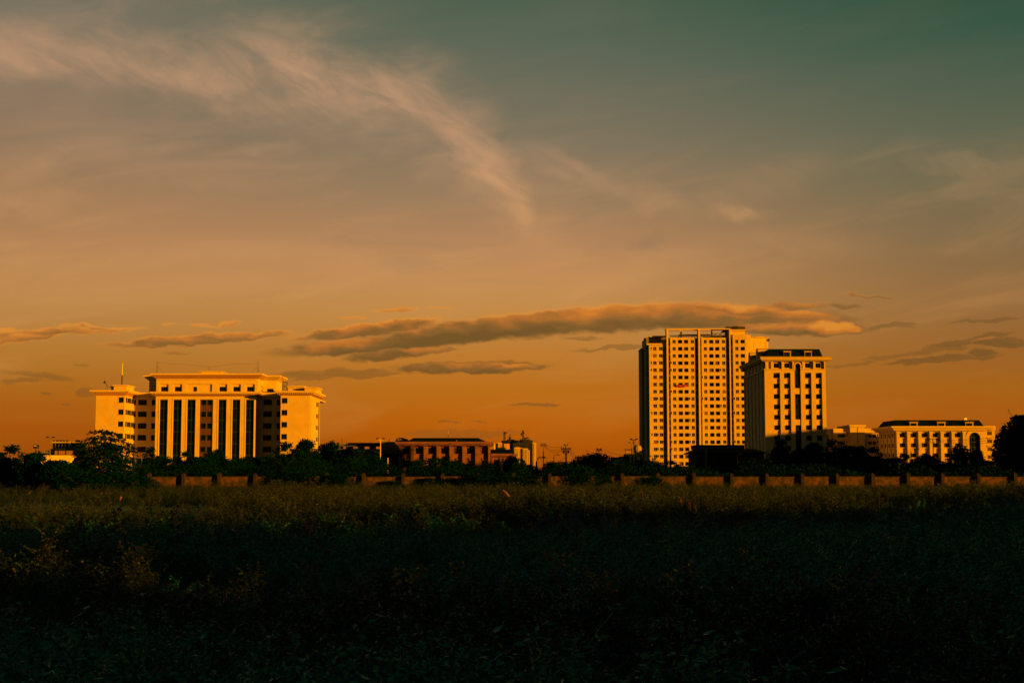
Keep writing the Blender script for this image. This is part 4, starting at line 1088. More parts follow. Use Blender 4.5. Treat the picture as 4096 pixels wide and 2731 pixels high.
def open_gallery():
    Y = 470.
    T = lambda zx, zy=400: Xa(*Z3(zx, zy), Y)
    ZT = lambda zy: Za(Z3(0, zy)[1], Y)
    r = thing('open_gallery', 'long low block with flat dark roof and see through upper gallery', 'building', (T(500), Y, 0))
    MB().box(T(100), T(890), Y, Y + 9, 0, ZT(463)).build('wall', olive, r)
    MB().box(T(100), T(890), Y - .3, Y + 9.2, ZT(463) + .001, ZT(450)).build('parapet', olive, r)
    for a, b in ((105, 235), (325, 396), (510, 532), (556, 580), (692, 716), (740, 762), (872, 890)): MB().box(T(a), T(b), Y + .2, Y + 8.8, ZT(450) + .002, ZT(408)).build('pier', olive, r)
    MB().box(T(95), T(892), Y - .4, Y + 9.4, ZT(408) + .001, ZT(392)).build('lintel', olive, r)
    MB().frustum((T(330), T(892), Y - 1, Y + 10), ZT(392) + .002, (T(358), T(892), Y + 2, Y + 8), ZT(351)).build('roof', roofd, r)
    MB().box(T(100), T(330), Y, Y + 9, ZT(392) + .003, ZT(372)).build('parapet', olive, r)
    for x, z in ((250, 282), (325, 320)): MB().tube([(T(x), Y + 3, ZT(375)), (T(x), Y + 3, ZT(z))], .09, 5).build('aerial', steeld, r)
open_gallery()
def gabled_house():
    Y = 400.
    T = lambda zx, zy=520: Xa(*Z3(zx, zy), Y)
    ZT = lambda zy: Za(Z3(0, zy)[1], Y)
    r = thing('gabled_house', 'small grey gabled house in shade below the open gallery', 'house', (T(720), Y, 0))
    MB().prism([(T(618), 0), (T(822), 0), (T(822), ZT(520)), (T(722), ZT(478)), (T(618), ZT(522))], Y, Y + 14).build('wall', olive, r)
    q = MB()
    q.prism([(T(605), ZT(518)), (T(722), ZT(468)), (T(722), ZT(478) + .05), (T(605), ZT(528))], Y - .7, Y + 14.5); q.prism([(T(838), ZT(518)), (T(722), ZT(468)), (T(722), ZT(478) + .05), (T(838), ZT(528))], Y - .7, Y + 14.5)
    q.build('roof', conc, r)
    for z in (585, 597): MB().box(T(630), T(815), Y - .3, Y - .002, ZT(z + 5), ZT(z)).build('ledge', olive, r)
    MB().box(T(480), T(612), Y + 2, Y + 12, 0, ZT(545)).build('side_wall', olive, r)
    MB().frustum((T(470), T(616), Y + 1, Y + 13), ZT(545), (T(490), T(616), Y + 6, Y + 8), ZT(478)).build('roof', roofd, r)
gabled_house()
def green_roof_shed():
    Y = 415.
    T = lambda zx, zy=500: Xa(*Z3(zx, zy), Y)
    ZT = lambda zy: Za(Z3(0, zy)[1], Y)
    r = thing('green_roofed_shed', 'dark shed with low green hipped roof left of brown hall', 'shed', (T(980), Y, 0))
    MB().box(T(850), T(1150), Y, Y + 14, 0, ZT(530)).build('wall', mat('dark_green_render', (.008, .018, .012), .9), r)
    MB().frustum((T(770), T(1165), Y - 1.5, Y + 15), ZT(530) + .001, (T(950), T(1140), Y + 5, Y + 9), ZT(456)).build('roof', roofm, r)
green_roof_shed()

# ------------------------------------------------------------------ dark hall in front of the tall tower
def dark_hall():
    Y = 430.
    T = lambda zx, zy=500: Xa(*Z9(zx, zy), Y)
    ZT = lambda zy: Za(Z9(0, zy)[1], Y)
    r = thing('dark_hall', 'long dark hall with hipped roof in shade before the tall tower', 'building', (T(1600), Y, 0))
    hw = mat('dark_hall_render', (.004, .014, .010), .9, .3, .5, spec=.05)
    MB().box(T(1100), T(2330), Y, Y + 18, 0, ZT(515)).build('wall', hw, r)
    for k in range(7):
        x = T(1135 + k * 170); MB().box(x, x + 1.0, Y - .35, Y - .002, 0, ZT(520)).build('pillar', hw, r)
        if k < 6: window(r, 'triple', 'F', Y - .1, T(1135 + k * 170 + 100), ZT(590), 4.6, 3.4, .06, framed, glass)
    MB().box(T(1022), T(2345), Y - 3, Y + 20, ZT(515) + .001, ZT(492)).build('eave', hw, r)
    MB().frustum((T(1030), T(2342), Y - 2.8, Y + 19), ZT(492) + .002, (T(1150), T(2200), Y + 6, Y + 10), ZT(420)).build('roof', roofm, r)
    MB().box(T(1140), T(2050), Y + 7, Y + 17, ZT(425), ZT(362)).build('upper_storey', hw, r)
    MB().box(T(1130), T(2060), Y + 6.4, Y + 17.4, ZT(362) + .001, ZT(352)).build('roof_slab', roofd, r)
dark_hall()

# ------------------------------------------------------------------ small things among the middle distance
def lean_house():
    Y = 330.
    T = lambda zx, zy=500: Xa(*Z4(zx, zy), Y)
    ZT = lambda zy: Za(Z4(0, zy)[1], Y)
    r = thing('small_house', 'small dark house with sloping sheet roof among the middle trees', 'house', (T(1600), Y, 0))
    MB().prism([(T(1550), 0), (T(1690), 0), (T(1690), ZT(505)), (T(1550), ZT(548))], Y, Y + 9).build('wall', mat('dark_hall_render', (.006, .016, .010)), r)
    MB().prism([(T(1480), ZT(552)), (T(1640), ZT(492)), (T(1640), ZT(498)), (T(1480), ZT(558))], Y - 1, Y + 10).build('roof', roofd, r)
    MB().prism([(T(1548), ZT(600)), (T(1590), ZT(578)), (T(1690), ZT(606)), (T(1690), ZT(612)), (T(1590), ZT(588)), (T(1548), ZT(606))], Y - 3, Y - .2).build('porch_roof', brown, r)
lean_house()
def market_block():
    Y = 480.
    T = lambda zx, zy=480: Xa(*Z4(zx, zy), Y)
    ZT = lambda zy: Za(Z4(0, zy)[1], Y)
    r = thing('roof_terrace_house', 'dark flat roofed house with lit terrace left of tall tower', 'house', (T(2050), Y, 0))
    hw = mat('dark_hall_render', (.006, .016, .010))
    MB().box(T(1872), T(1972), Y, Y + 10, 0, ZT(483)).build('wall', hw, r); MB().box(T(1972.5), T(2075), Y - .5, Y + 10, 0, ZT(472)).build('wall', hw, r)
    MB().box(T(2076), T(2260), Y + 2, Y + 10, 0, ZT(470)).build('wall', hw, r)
    MB().box(T(2036), T(2250), Y + 2, Y + 10, ZT(468), ZT(440)).build('terrace_wall', hw, r)
    MB().box(T(2040), T(2130), Y + 1.8, Y + 9, ZT(384), ZT(378)).build('canopy', hw, r)
    for x in (2040, 2085, 2125): MB().box(T(x), T(x + 4), Y + 2.2, Y + 2.6, ZT(440), ZT(384)).build('post', hw, r)
    for a, b, c, d in ((2085, 2105, 552, 474), (2182, 2230, 520, 482), (2178, 2196, 575, 552)): MB().box(T(a), T(b), Y + .4, Y + 1.9, ZT(c), ZT(d)).build('lit_panel', cream_b, r)
    for k in range(5): MB().box(T(2052 + k * 15), T(2058 + k * 15), Y + 1.4, Y + 1.79, ZT(418), ZT(408)).build('lantern', whitem, r)
    MB().box(T(2180), T(2250), Y + 3, Y + 9, ZT(440), ZT(395)).build('roof_hut', hw, r)
    t = bpy.data.meshes.new('tank'); bm = bmesh.new(); bmesh.ops.create_uvsphere(bm, u_segments=14, v_segments=8, radius=1.5); bm.to_mesh(t); bm.free(); t.materials.append(steel)
    o = bpy.data.objects.new('water_tank', t); COL.objects.link(o); o.parent = r; p = at(*Z4(2188, 375), Y + 4); g = ORG[r.name]; o.location = (p[0] - g[0], p[1] - g[1], p[2] - g[2])
    MB().box(p[0] - .8, p[0] + .8, Y + 3.4, Y + 4.6, ZT(395), p[2] - 1.2).build('tank_stand', hw, r)
market_block()

# ------------------------------------------------------------------ far off towers and cranes
def far_towers():
    Y = 2000.
    T = lambda zx, zy=450, y=Y: Xa(*Z4(zx, zy), y)
    ZT = lambda zy, y=Y: Za(Z4(0, zy)[1], y)
    ft = mat('far_tower_paint', (.46, .37, .19), .9, .15, .05)
    fs = mat('far_tower_raw_concrete', (.008, .018, .012), .95, .3, .03)
    def tower(label, parts, cols, y, nrow, m=ft, name='high_rise'):
        xs = [T(p[0], 450, y) for p in parts]
        r = thing(name, label, 'tower', (xs[0], y, 0))
        for a, b, top, d in parts: MB().box(T(a, 450, y), T(b, 450, y), y + d, y + d + 24, 0, ZT(top, y)).build('wall', m, r)
        for a, b, ztop, d in cols:
            wb = MB()
            for k in range(nrow):
                z1 = ZT(ztop + k * 9.2, y); z0 = z1 - 2.2
                if z0 > 5: wb.box(T(a, 450, y) + .5, T(b, 450, y) - .5, y + d - .2, y + d - .01, z0, z1)
            wb.build('window_column', framed, r, 'stuff')
        return r
    tower('far slim lit tower just right of brown hall cornice', [(278, 318, 297, 0), (318, 326, 310, 3)], [(288, 293, 305, 0), (302, 307, 305, 0)], 1900, 14)
    tower('far lit apartment tower with dark left side under two cranes', [(333, 366, 305, 6), (366, 418, 293, 0), (418, 446, 312, 8), (446, 516, 308, 2)],
          [(375, 383, 303, 0), (392, 400, 303, 0), (405, 412, 303, 0), (455, 463, 318, 2), (474, 482, 318, 2), (496, 504, 318, 2)], 2000, 26)
    r = tower('far unfinished dark tower pair topped with cranes', [(408, 560, 266, 0), (480, 582, 250, 4), (556, 820, 263, -2), (652, 788, 248, 6)], [], 2150, 0, fs)
    st = MB()
    for k in range(12):
        z = ZT(285 + k * 11, 2148); st.box(T(560, 450, 2148), T(818, 450, 2148), 2147.4, 2147.9, z, z + 1.6)
    st.build('floor_edge', mat('raw_slab_edge', (.02, .03, .02), .95), r, 'stuff')
    tower('far stepped lit tower standing lower in front of the dark one', [(580, 658, 356, 0), (600, 640, 352, 3)], [(588, 594, 368, 0), (602, 610, 368, 0), (620, 628, 368, 0), (640, 648, 368, 0)], 1850, 24)
    tower('far broad lit tower with many window columns and dark left flank', [(658, 690, 362, 8), (690, 757, 368, 0), (757, 779, 392, 4)],
          [(697, 705, 380, 0), (712, 720, 380, 0), (728, 734, 380, 0), (742, 750, 380, 0), (763, 769, 402, 4)], 1800, 22)
    tower('far tall lit tower pair at right end of the distant cluster', [(783, 818, 305, 4), (818, 866, 294, 0)], [(790, 796, 315, 4), (803, 809, 315, 4), (826, 829, 305, 0), (842, 852, 305, 0)], 1950, 30)
    def crane(zx, top, bot, jib, y, label, lean=0.):
        x, _, z0 = at(*Z4(zx, bot), y); z1 = ZT(top, y); k = (z1 - z0)
        r = thing('tower_crane', label, 'crane', (x, y, z0), None)
        m = MB()
        w = 1.1
        for sx in (-w, w):
            for sy in (-w, w): m.box(x + sx - .35, x + sx + .35, y + sy - .35, y + sy + .35, z0 - 4, z1)
        n = 7
        for i in range(n):
            za, zb = z0 + k * i / n, z0 + k * (i + 1) / n
            m.tube([(x - w, y - w, za), (x + w, y - w, zb)], .25, 4); m.box(x - w, x + w, y - w - .25, y - w + .25, zb - .3, zb + .2)
        m.build('mast', steeld, r)
        zj = ZT(jib[2], y); xa, xb = T(jib[0], 450, y), T(jib[1], 450, y); zb = ZT(jib[3], y)
        j = MB(); j.tube([(xa, y, zj), (xb, y, zb)], .55, 4); j.tube([(xa, y, zj + 1.6), (xb, y, zb + .8)], .3, 4); j.tube([(x, y, z1 + 1), (xb, y, zb)], .18, 4); j.build('jib', steeld, r)
        MB().box(x - 1.6, x + 1.6, y - 1.6, y + 1.6, z1 - 1.5, z1 + 1.8).build('cab', steeld, r)
        MB().box(min(xa, xb), min(xa, xb) + 2.5, y - 1.2, y + 1.2, min(zj, zb) - 2.4, min(zj, zb) - .3).build('counterweight', steeld, r)
    crane(450, 172, 266, (441, 478, 166, 165), 2140, 'far tower crane on left dark tower with short level jib')
    crane(518, 232, 252, (516, 527, 232, 182), 2145, 'far luffing crane between the two level ones')
    crane(691, 150, 250, (662, 712, 180, 170), 2140, 'far tallest crane with cross shaped jib on dark tower')
    crane(716, 240, 250, (712, 770, 244, 230), 2145, 'far low crane with long jib pointing right')
far_towers()

# ------------------------------------------------------------------ far left: stand, banner hoarding, white blocks
def left_far():
    Y = 900.
    T = lambda zx, zy=300, y=Y: Xa(*Z8(zx, zy), y)
    ZT = lambda zy, y=Y: Za(Z8(0, zy)[1], y)
    r = thing('white_office', 'far pale office block with window bands behind the left floodlight', 'building', (T(930), Y, 0))
    MB().box(T(800), T(1060), Y, Y + 20, 0, ZT(270)).build('wall', conc, r)
    MB().box(T(797), T(1063), Y - 1, Y + 21, ZT(270) + .001, ZT(249)).build('parapet', whitem, r); MB().box(T(880), T(942), Y + 4, Y + 12, ZT(249), ZT(240)).build('plant_room', whitem, r)
    for k, (a, b) in enumerate(((806, 826), (850, 890), (903, 940), (950, 985), (997, 1035))):
        window(r, 'triple', 'F', Y - .1, (T(a) + T(b)) / 2, ZT(274), T(b) - T(a), 4, .06, framew, glass)
        window(r, 'triple', 'F', Y - .1, (T(a) + T(b)) / 2, ZT(335), T(b) - T(a), 9, .06, framed, glass_b)
    for x in (842, 895, 945, 990): MB().box(T(x), T(x + 5), Y - .8, Y - .01, 0, ZT(290)).build('pier', whitem, r)
    r = thing('white_office', 'far pale block half hidden behind the tiered tree', 'building', (T(1180), Y, 0))
    MB().box(T(1135), T(1225), Y, Y + 20, 0, ZT(268)).build('wall', conc, r); MB().box(T(1131), T(1228), Y - 1, Y + 21, ZT(268) + .001, ZT(254)).build('parapet', whitem, r)
    window(r, 'quad', 'F', Y - .1, T(1180), ZT(285), T(1218) - T(1142), 5, .06, framed, glass)
    Y2 = 330.
    r = thing('spectator_stand', 'white stepped spectator stand lit by the sun beside tiered tree', 'stand', (T(950, 500, Y2), Y2, 0))
    for k in range(7):
        za, zb = ZT(455 + k * 27, Y2), ZT(455 + (k + 1) * 27, Y2)
        MB().box(T(655, 500, Y2), T(1130, 500, Y2), Y2 - 1.0 * k, Y2 - 1.0 * k + 1.2, max(0, zb - .05), za).build('step', whitem, r)
    r2 = thing('canopy_house', 'low flat roofed clubhouse behind the spectator stand', 'house', (T(730, 400, Y2 + 6), Y2 + 6, 0))
    MB().box(T(650, 400, Y2 + 6), T(812, 400, Y2 + 6), Y2 + 6, Y2 + 12, 0, ZT(385, Y2 + 6)).build('wall', conc, r2); MB().box(T(640, 400, Y2), T(1112, 400, Y2), Y2 + 5.2, Y2 + 13, ZT(385, Y2 + 6) + .001, ZT(374, Y2 + 6)).build('roof_slab', roofd, r2)
    for a, b in ((680, 722), (735, 760), (780, 805)): window(r2, 'double', 'F', Y2 + 5.9, (T(a, 400, Y2) + T(b, 400, Y2)) / 2 - .1, ZT(412, Y2), 2.2, 1.9, .06, framed, glass)
    h = thing('hoarding', 'faded tan banner hoarding on posts above the white stand', 'sign', (T(965, 415, Y2 + 3), Y2 + 3, 0))
    y = Y2 + 3
    MB().box(T(828, 415, y), T(1112, 415, y), y, y + .1, ZT(447, y), ZT(388, y)).build('board', mat('faded_banner', (.22, .14, .07), .9, .25, 1.2), h)
    for x in (826, 885, 1000, 1112): MB().box(T(x, 415, y), T(x + 7, 415, y), y - .12, y - .002, 0, ZT(380, y)).build('post', steeld, h)
    r = thing('light_box', 'dark roof box with one bright strip over the left trees', 'sign', (T(525, 320, 320), 320, 0))
    MB().box(T(502, 320, 320), T(552, 320, 320), 320, 322, ZT(352, 320), ZT(293, 320)).build('box', steeld, r); MB().box(T(515, 320, 320), T(551, 320, 320), 319.9, 319.99, ZT(317, 320), ZT(307, 320)).build('strip', whitem, r)
    MB().box(T(524, 320, 320), T(530, 320, 320), 320.5, 321, 0, ZT(352, 320)).build('post', steeld, r)
    MB
left_far()

# ------------------------------------------------------------------ poles, lamps and wires
def floodlight(zz, zx, top, bot, Y, label, w=2.0, m=None):
    x, _, z1 = at(*zz(zx, top), Y)
    r = thing('floodlight_pole', label, 'floodlight', (x, Y, 0), 'twin headed floodlight poles')
    MB().tube([(x, Y, 0), (x, Y, z1)], .14, 8, .09).build('pole', m or steel, r)
    MB().box(x - w * .34, x + w * .34, Y - .08, Y + .08, z1 - .16, z1).build('crossbar', m or steel, r)
    for s in (-1, 1):
        q = MB(); c = x + s * w * .36
        q.frustum((c - .34, c + .34, Y - .4, Y + .25), z1 + .02, (c - .24, c + .24, Y - .2, Y + .2), z1 + .32); q.build('lamp_head', steeld, r)
floodlight(Z3, 870, 300, 505, 330, 'sunlit twin headed floodlight pole before the open gallery', 1.9, mat('bright_galvanised', (.48, .42, .25), .5))
floodlight(Z8, 765, 192, 452, 330, 'grey twin headed floodlight pole left of the tiered tree', 1.9, conc)
floodlight(Z4, 2140, 255, 575, 380, 'tall twin headed floodlight pole beside left edge of tall tower', 2.0, mat('bright_galvanised', (.48, .42, .25)))
floodlight(Z4, 2110, 297, 470, 470, 'shorter darker floodlight pole just left of the tall one by tower', 2.0, conc)
def bright_pole(zz, zx, top, bot, Y, label, rad=.16):
    x, _, z1 = at(*zz(zx, top), Y)
    tag(MB().tube([(x, Y, 0), (x, Y, z1)], rad, 8, rad * .7).build('bare_pole', mat('bright_galvanised', (.48, .42, .25))), label, 'pole')
bright_pole(Z3, 986, 590, 830, 200, 'sunlit bare pole against dark shed left of brown hall', .09)
bright_pole(Z4, 418, 515, 600, 300, 'sunlit bare pole before right annex of brown hall', .12)
bright_pole(Z8, 2150, 490, 700, 300, 'sunlit bare pole at foot of cream office block left recess', .10)
bright_pole(Z9, 1285, 415, 700, 330, 'thin sunlit pole before the dark hall', .06)
bright_pole(Z4, 877, 540, 610, 300, 'short sunlit post under the curved street lamps', .08)
def utility_pole(zz, zx, top, Y, label, arms, rad=.17, m=None, creeper=None):
    x, _, z1 = at(*zz(zx, top), Y)
    r = thing('utility_pole', label, 'utility pole', (x, Y, 0), 'power line poles')
    MB().tube([(x, Y, 0), (x, Y, z1)], rad, 8, rad * .75).build('pole', m or conc, r)
    for (dz, half, yo) in arms:
        MB().box(x - half, x + half, Y - .08 + yo, Y + .08 + yo, z1 - dz - .08, z1 - dz + .08).build('crossarm', steeld, r)
        for s in (-1, -.55, .55, 1):
            MB().frustum((x + s * half - .09, x + s * half + .09, Y - .09 + yo, Y + .09 + yo), z1 - dz + .08, (x + s * half - .05, x + s * half + .05, Y - .05 + yo, Y + .05 + yo), z1 - dz + .28).build('insulator', steeld, r)
    return r, x, z1
r_, xa_, za_ = utility_pole(Z4, 960, 318, 330, 'slim power pole with fan of insulators between far towers and twin arm pole', [(0, .45, 0), (.28, .75, .2)], .13)
r_, xb_, zb_ = utility_pole(Z4, 1254, 322, 330, 'thick power pole with three crossarms left of middle trees', [(.06, .45, 0), (.85, 1.15, 0), (.95, 1.15, .4)], .22)
for s in (-1, 1):
    MB().tube([(xb_ + s * 1.0, 330, zb_ - .9), (xb_ + s * .85, 330, zb_ - 1.6), (xb_, 330, zb_ - 2.4)], .05, 5).build('brace', steeld, r_)
    MB().box(xb_ + s * .5 - .2, xb_ + s * .5 + .2, 329.7, 330.3, zb_ - 1.9, zb_ - 1.2).build('transformer', steeld, r_)
r_, xc_, zc_ = utility_pole(Z4, 1684, 377, 310, 'power pole with slanted top arms standing over the small house', [(.06, .5, 0), (.35, .65, .3)], .11)
r_, xd_, zd_ = utility_pole(Z7, 1302, 378, 330, 'power pole with V braced crossarm before the arched building', [(.34, 1.3, 0)], .13, steeld)
for s in (-1, 1):
    MB().tube([(xd_, 330, zd_ - 1.25), (xd_ + s * 1.2, 330, zd_ - .36)], .06, 5).build('brace', steeld, r_)
    MB().box(xd_ + s * 1.28 - .14, xd_ + s * 1.28 + .14, 329.8, 330.2, zd_ - .5, zd_ - .1).build('lamp', steeld, r_)
r_, xe_, ze_ = utility_pole(Z9, 2600, 420, 300, 'power pole hidden among the trees under mansard block', [(.4, 1.4, 0)], .15, steeld)
def wire(p, q, sag, label, n=9, r=.035):
    pts = []
    for k in range(n + 1):
        t = k / n; pts.append((p[0] + (q[0] - p[0]) * t, p[1] + (q[1] - p[1]) * t, p[2] + (q[2] - p[2]) * t - sag * 4 * t * (1 - t)))
    o = tag(MB().tube(pts, r, 4).build('power_line', steeld), label, 'wire', 'overhead power lines'); o
for k, (dz, sag) in enumerate(((0., .7), (.5, 1.1), (.9, 1.3))):
    wire((xa_, 330, za_ + .1 - dz * .5), (xb_, 330, zb_ - dz * .8), sag, ['upper', 'middle', 'lowest'][k] + ' wire between the slim power pole and the thick one')
for k in range(3):
    p = at(*Z4(1450 - k * 20, 485 + k * 22), 300)
    wire((xb_ + 1.0, 330, zb_ - .9 - k * .5), (p[0], 300, p[2]), .5, ['highest', 'second', 'lowest'][k] + ' slack wire falling right from the thick power pole into trees')
p = at(*Z4(2250, 452), 470); wire((xc_ + .5, 310, zc_ - .2), p, .8, 'long wire from the slanted arm pole to the tall tower')
p = at(*Z4(1005, 552), 330); wire((xb_ - .2, 330, zb_ - 3.), p, .4, 'slack wire falling left from the thick power pole')
for k in range(3):
    e = at(4230, 1690 + k * 16, 260); wire((xd_ + 1.1, 330, zd_ - .3 - k * .3), e, 1.2, ['upper', 'middle', 'lower'][k] + ' wire crossing the arched building towards the round tree')
    e = at(3480, 1830 + k * 12, 330); wire((xd_ - 1.1, 330, zd_ - .3 - k * .3), e, 1.2, ['upper', 'middle', 'lower'][k] + ' wire falling left from the V braced pole')
e0 = at(*Z9(0, 528), 300); e1 = at(*Z9(1010, 515), 300); wire(e0, e1, .35, 'thin wire across the foot of the tall tower')
def street_lamp(zz, base, top, tip, Y, label, m=None):
    x, _, z1 = at(*zz(*top), Y); tx, _, tz = at(*zz(*tip), Y)
    r = thing('street_lamp', label, 'street lamp', (x, Y, 0), 'curved street lamps')
    d = tx - x
    MB().tube([(x, Y, 0), (x, Y, z1), (x + d * .12, Y, z1 + (tz - z1) * .55), (x + d * .45, Y, z1 + (tz - z1) * .9), (tx, Y, tz)], .10, 6, .05).build('pole', m or conc, r)
    s = 1 if d > 0 else -1
    MB().frustum((tx - .1, tx + s * .7, Y - .14, Y + .14) if s > 0 else (tx - .7, tx + .1, Y - .14, Y + .14), tz - .1, (tx, tx + s * .55, Y - .08, Y + .08) if s > 0 else (tx - .55, tx, Y - .08, Y + .08), tz + .08).build('lamp_head', steel, r)
street_lamp(Z4, 0, (868, 530), (945, 478), 300, 'curved street lamp with upper arm right of far towers')
street_lamp(Z4, 0, (862, 548), (950, 490), 296, 'curved street lamp with lower arm right of far towers')
street_lamp(Z4, 0, (1097, 480), (1135, 450), 330, 'pale curved street lamp between the two power poles')
street_lamp(Z7, 0, (1047, 540), (1112, 508), 300, 'curved street lamp before left bays of arched building')
street_lamp(Z9, 0, (1853, 570), (1890, 520), 330, 'curved street lamp before the dark hall under mansard block', steel)
street_lamp(Z9, 0, (315, 600), (292, 563), 330, 'thin curved street lamp at foot of the tall tower left bay')
street_lamp(Z9, 0, (152, 560), (195, 530), 360, 'small street lamp at the tower left edge')

# ------------------------------------------------------------------ buildings right of the frame whose shade lies across the middle distance
def side_block(x0, x1, y0, y1, h, label):
    r = thing('side_block', label, 'building', ((x0 + x1) / 2, y0, 0))
    ops = []
    for k in range(int(h // 3.6)):
        for i in range(int((x1 - x0) // 5)): ops.append((x0 + 1.5 + i * 5, x0 + 3.7 + i * 5, 1.2 + k * 3.6, 3.0 + k * 3.6))
    body(r, x0, x1, y0, y1, h, cream_b, 'FRL', {'F': ops}, .3)
    pn = MB()
    for q in ops: pn.box(q[0], q[1], y0 + .25, y0 + .3, q[2], q[3])
    pn.build('window_panes', glass, r, 'stuff')
    MB().box(x0 - .8, x1 + .8, y0 - .8, y1 + .8, h + .001, h + .8).build('roof_slab', cream_b, r)
side_block(150, 225, 340, 392, 24., 'long pale block beyond the round tree outside the field')
side_block(226, 262, 378, 404, 31., 'taller pale block at far end of the long one outside the field')
side_block(126, 141, 132, 269, 21., 'long pale slab along right side of the field outside the view')  # added unseen slab, placed to shade the trees behind the wall
side_block(126.2, 140.8, 270, 338, 30.5, 'taller pale block at the far end of the long slab outside the view')  # added unseen block, tall enough to shade the gabled house
# ------------------------------------------------------------------ boundary wall: posts, panels and coping
def boundary_wall():
    Y = 160.
    us = [-112, 31, 174, 318, 462, 598, 736, 879, 1022, 1165, 1310, 1455, 1613, 1771, 1914, 2056, 2199, 2344, 2488, 2632, 2775, 2925, 3066, 3207, 3347, 3488, 3629, 3767, 3910, 4057, 4200, 4343]
    xs = [Xa(u, 1930, Y) for u in us]
    zt = Za(1905, Y)
    r = thing('boundary_wall', 'long stained low wall of panels between square posts across the field', 'wall', (0, Y, 0))
    wm = mat('stained_wall_render', (.075, .044, .018), .95, .5, 1.5, col2=(.022, .024, .010), streak=.85, bump=.4, thr=(.42, .57))
    pm = mat('stained_post_render', (.024, .018, .010), .95, .5, 1.2, col2=(.010, .012, .006), streak=.5, thr=(.36, .62))
    cm_ = mat('mossy_coping', (.05, .036, .016), .95, .5, 1.5, col2=(.02, .025, .01), thr=(.38, .6))
    rng = random.Random(5)
    for i, x in enumerate(xs):
        w = .17; h = zt + .12 + rng.uniform(-.04, .05)
        m = MB(); m.box(x - w, x + w, Y - .55, Y + .15, 0, h); m.frustum((x - w - .05, x + w + .05, Y - .6, Y + .2), h + .001, (x - w - .05, x + w + .05, Y - .6, Y + .2), h + .06)
        m.frustum((x - w - .03, x + w + .03, Y - .58, Y + .18), h + .061, (x - .03, x + .03, Y - .22, Y - .17), h + .30)
        m.build('post', pm, r)
        if i + 1 < len(xs):
            a, b = x + w + .002, xs[i + 1] - w - .002; dz = rng.uniform(-.03, .03)
            m = MB(); m.box(a, b, Y - .07, Y + .07, 0, zt - .10 + dz); m.build('panel', wm, r)
            MB().box(a, b, Y - .13, Y + .13, zt - .098 + dz, zt + dz).build('coping', cm_, r)
            MB().box(a, b, Y - .16, Y - .072, 0, .32).build('plinth', pm, r)
boundary_wall()

# ------------------------------------------------------------------ leaves and trees
def leaf_mat(name, c, c2, spec=.5, rough=.6):
    m = bpy.data.materials.new(name); m.use_nodes = True; t = m.node_tree; b = t.nodes['Principled BSDF']
    g = t.nodes.new('ShaderNodeNewGeometry'); col = MIX(g.outputs['Random Per Island'], (*c, 1), (*c2, 1), t=t)
    t.links.new(col, b.inputs['Base Color']); b.inputs['Roughness'].default_value = rough; b.inputs['Specular IOR Level'].default_value = spec; b.inputs['Specular Tint'].default_value = (.35, 1., .85, 1)
    return m
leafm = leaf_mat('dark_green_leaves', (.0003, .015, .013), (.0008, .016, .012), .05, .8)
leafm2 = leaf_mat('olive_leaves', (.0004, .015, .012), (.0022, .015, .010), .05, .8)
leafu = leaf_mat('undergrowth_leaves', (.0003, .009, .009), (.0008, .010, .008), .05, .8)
weed_sun = leaf_mat('dry_weed_leaves', (.0055, .0115, .007), (.0125, .0105, .004))  # browner weed colour for the sunlit part of the field
weedd = leaf_mat('dark_weed_leaves', (.003, .014, .009), (.007, .013, .006))
weed_shade = leaf_mat('green_weed_leaves', (.0008, .115, .056), (.003, .115, .052), 1.)  # much greener copy of the weed colour, for the shaded part
stem_shade = leaf_mat('green_stems', (.002, .075, .046), (.006, .075, .042), .9)  # stem copy coloured for the shaded part
flowm = leaf_mat('dry_flower_heads', (.008, .010, .004), (.030, .017, .004))
stemm = leaf_mat('dry_stems', (.004, .010, .004), (.013, .012, .004))
plumem = leaf_mat('seed_plumes', (.12, .065, .02), (.17, .085, .028))

def quads_mesh(name, C, A, B, m, extra=None):
    """leaf shaped quads: centre C, half axes A (long) and B (wide)"""
    n = len(C); V = np.empty((n, 4, 3)); V[:, 0] = C - A; V[:, 1] = C + B - A * .1; V[:, 2] = C + A; V[:, 3] = C - B - A * .1
    V = V.reshape(-1, 3)
    Fc = np.arange(4 * n, dtype=np.int32)
    ls = np.arange(0, 4 * n, 4, dtype=np.int32)
    me = bpy.data.meshes.new(name)
    me.vertices.add(len(V)); me.vertices.foreach_set('co', V.astype(np.float32).ravel())
    me.loops.add(4 * n); me.loops.foreach_set('vertex_index', Fc)
    me.polygons.add(n); me.polygons.foreach_set('loop_start', ls); me.polygons.foreach_set('loop_total', np.full(n, 4, dtype=np.int32))
    me.materials.append(m); me.update(); me.validate(); return me
def rdirs(rng, n):
    v = rng.normal(size=(n, 3)); return v / np.linalg.norm(v, axis=1, keepdims=True)
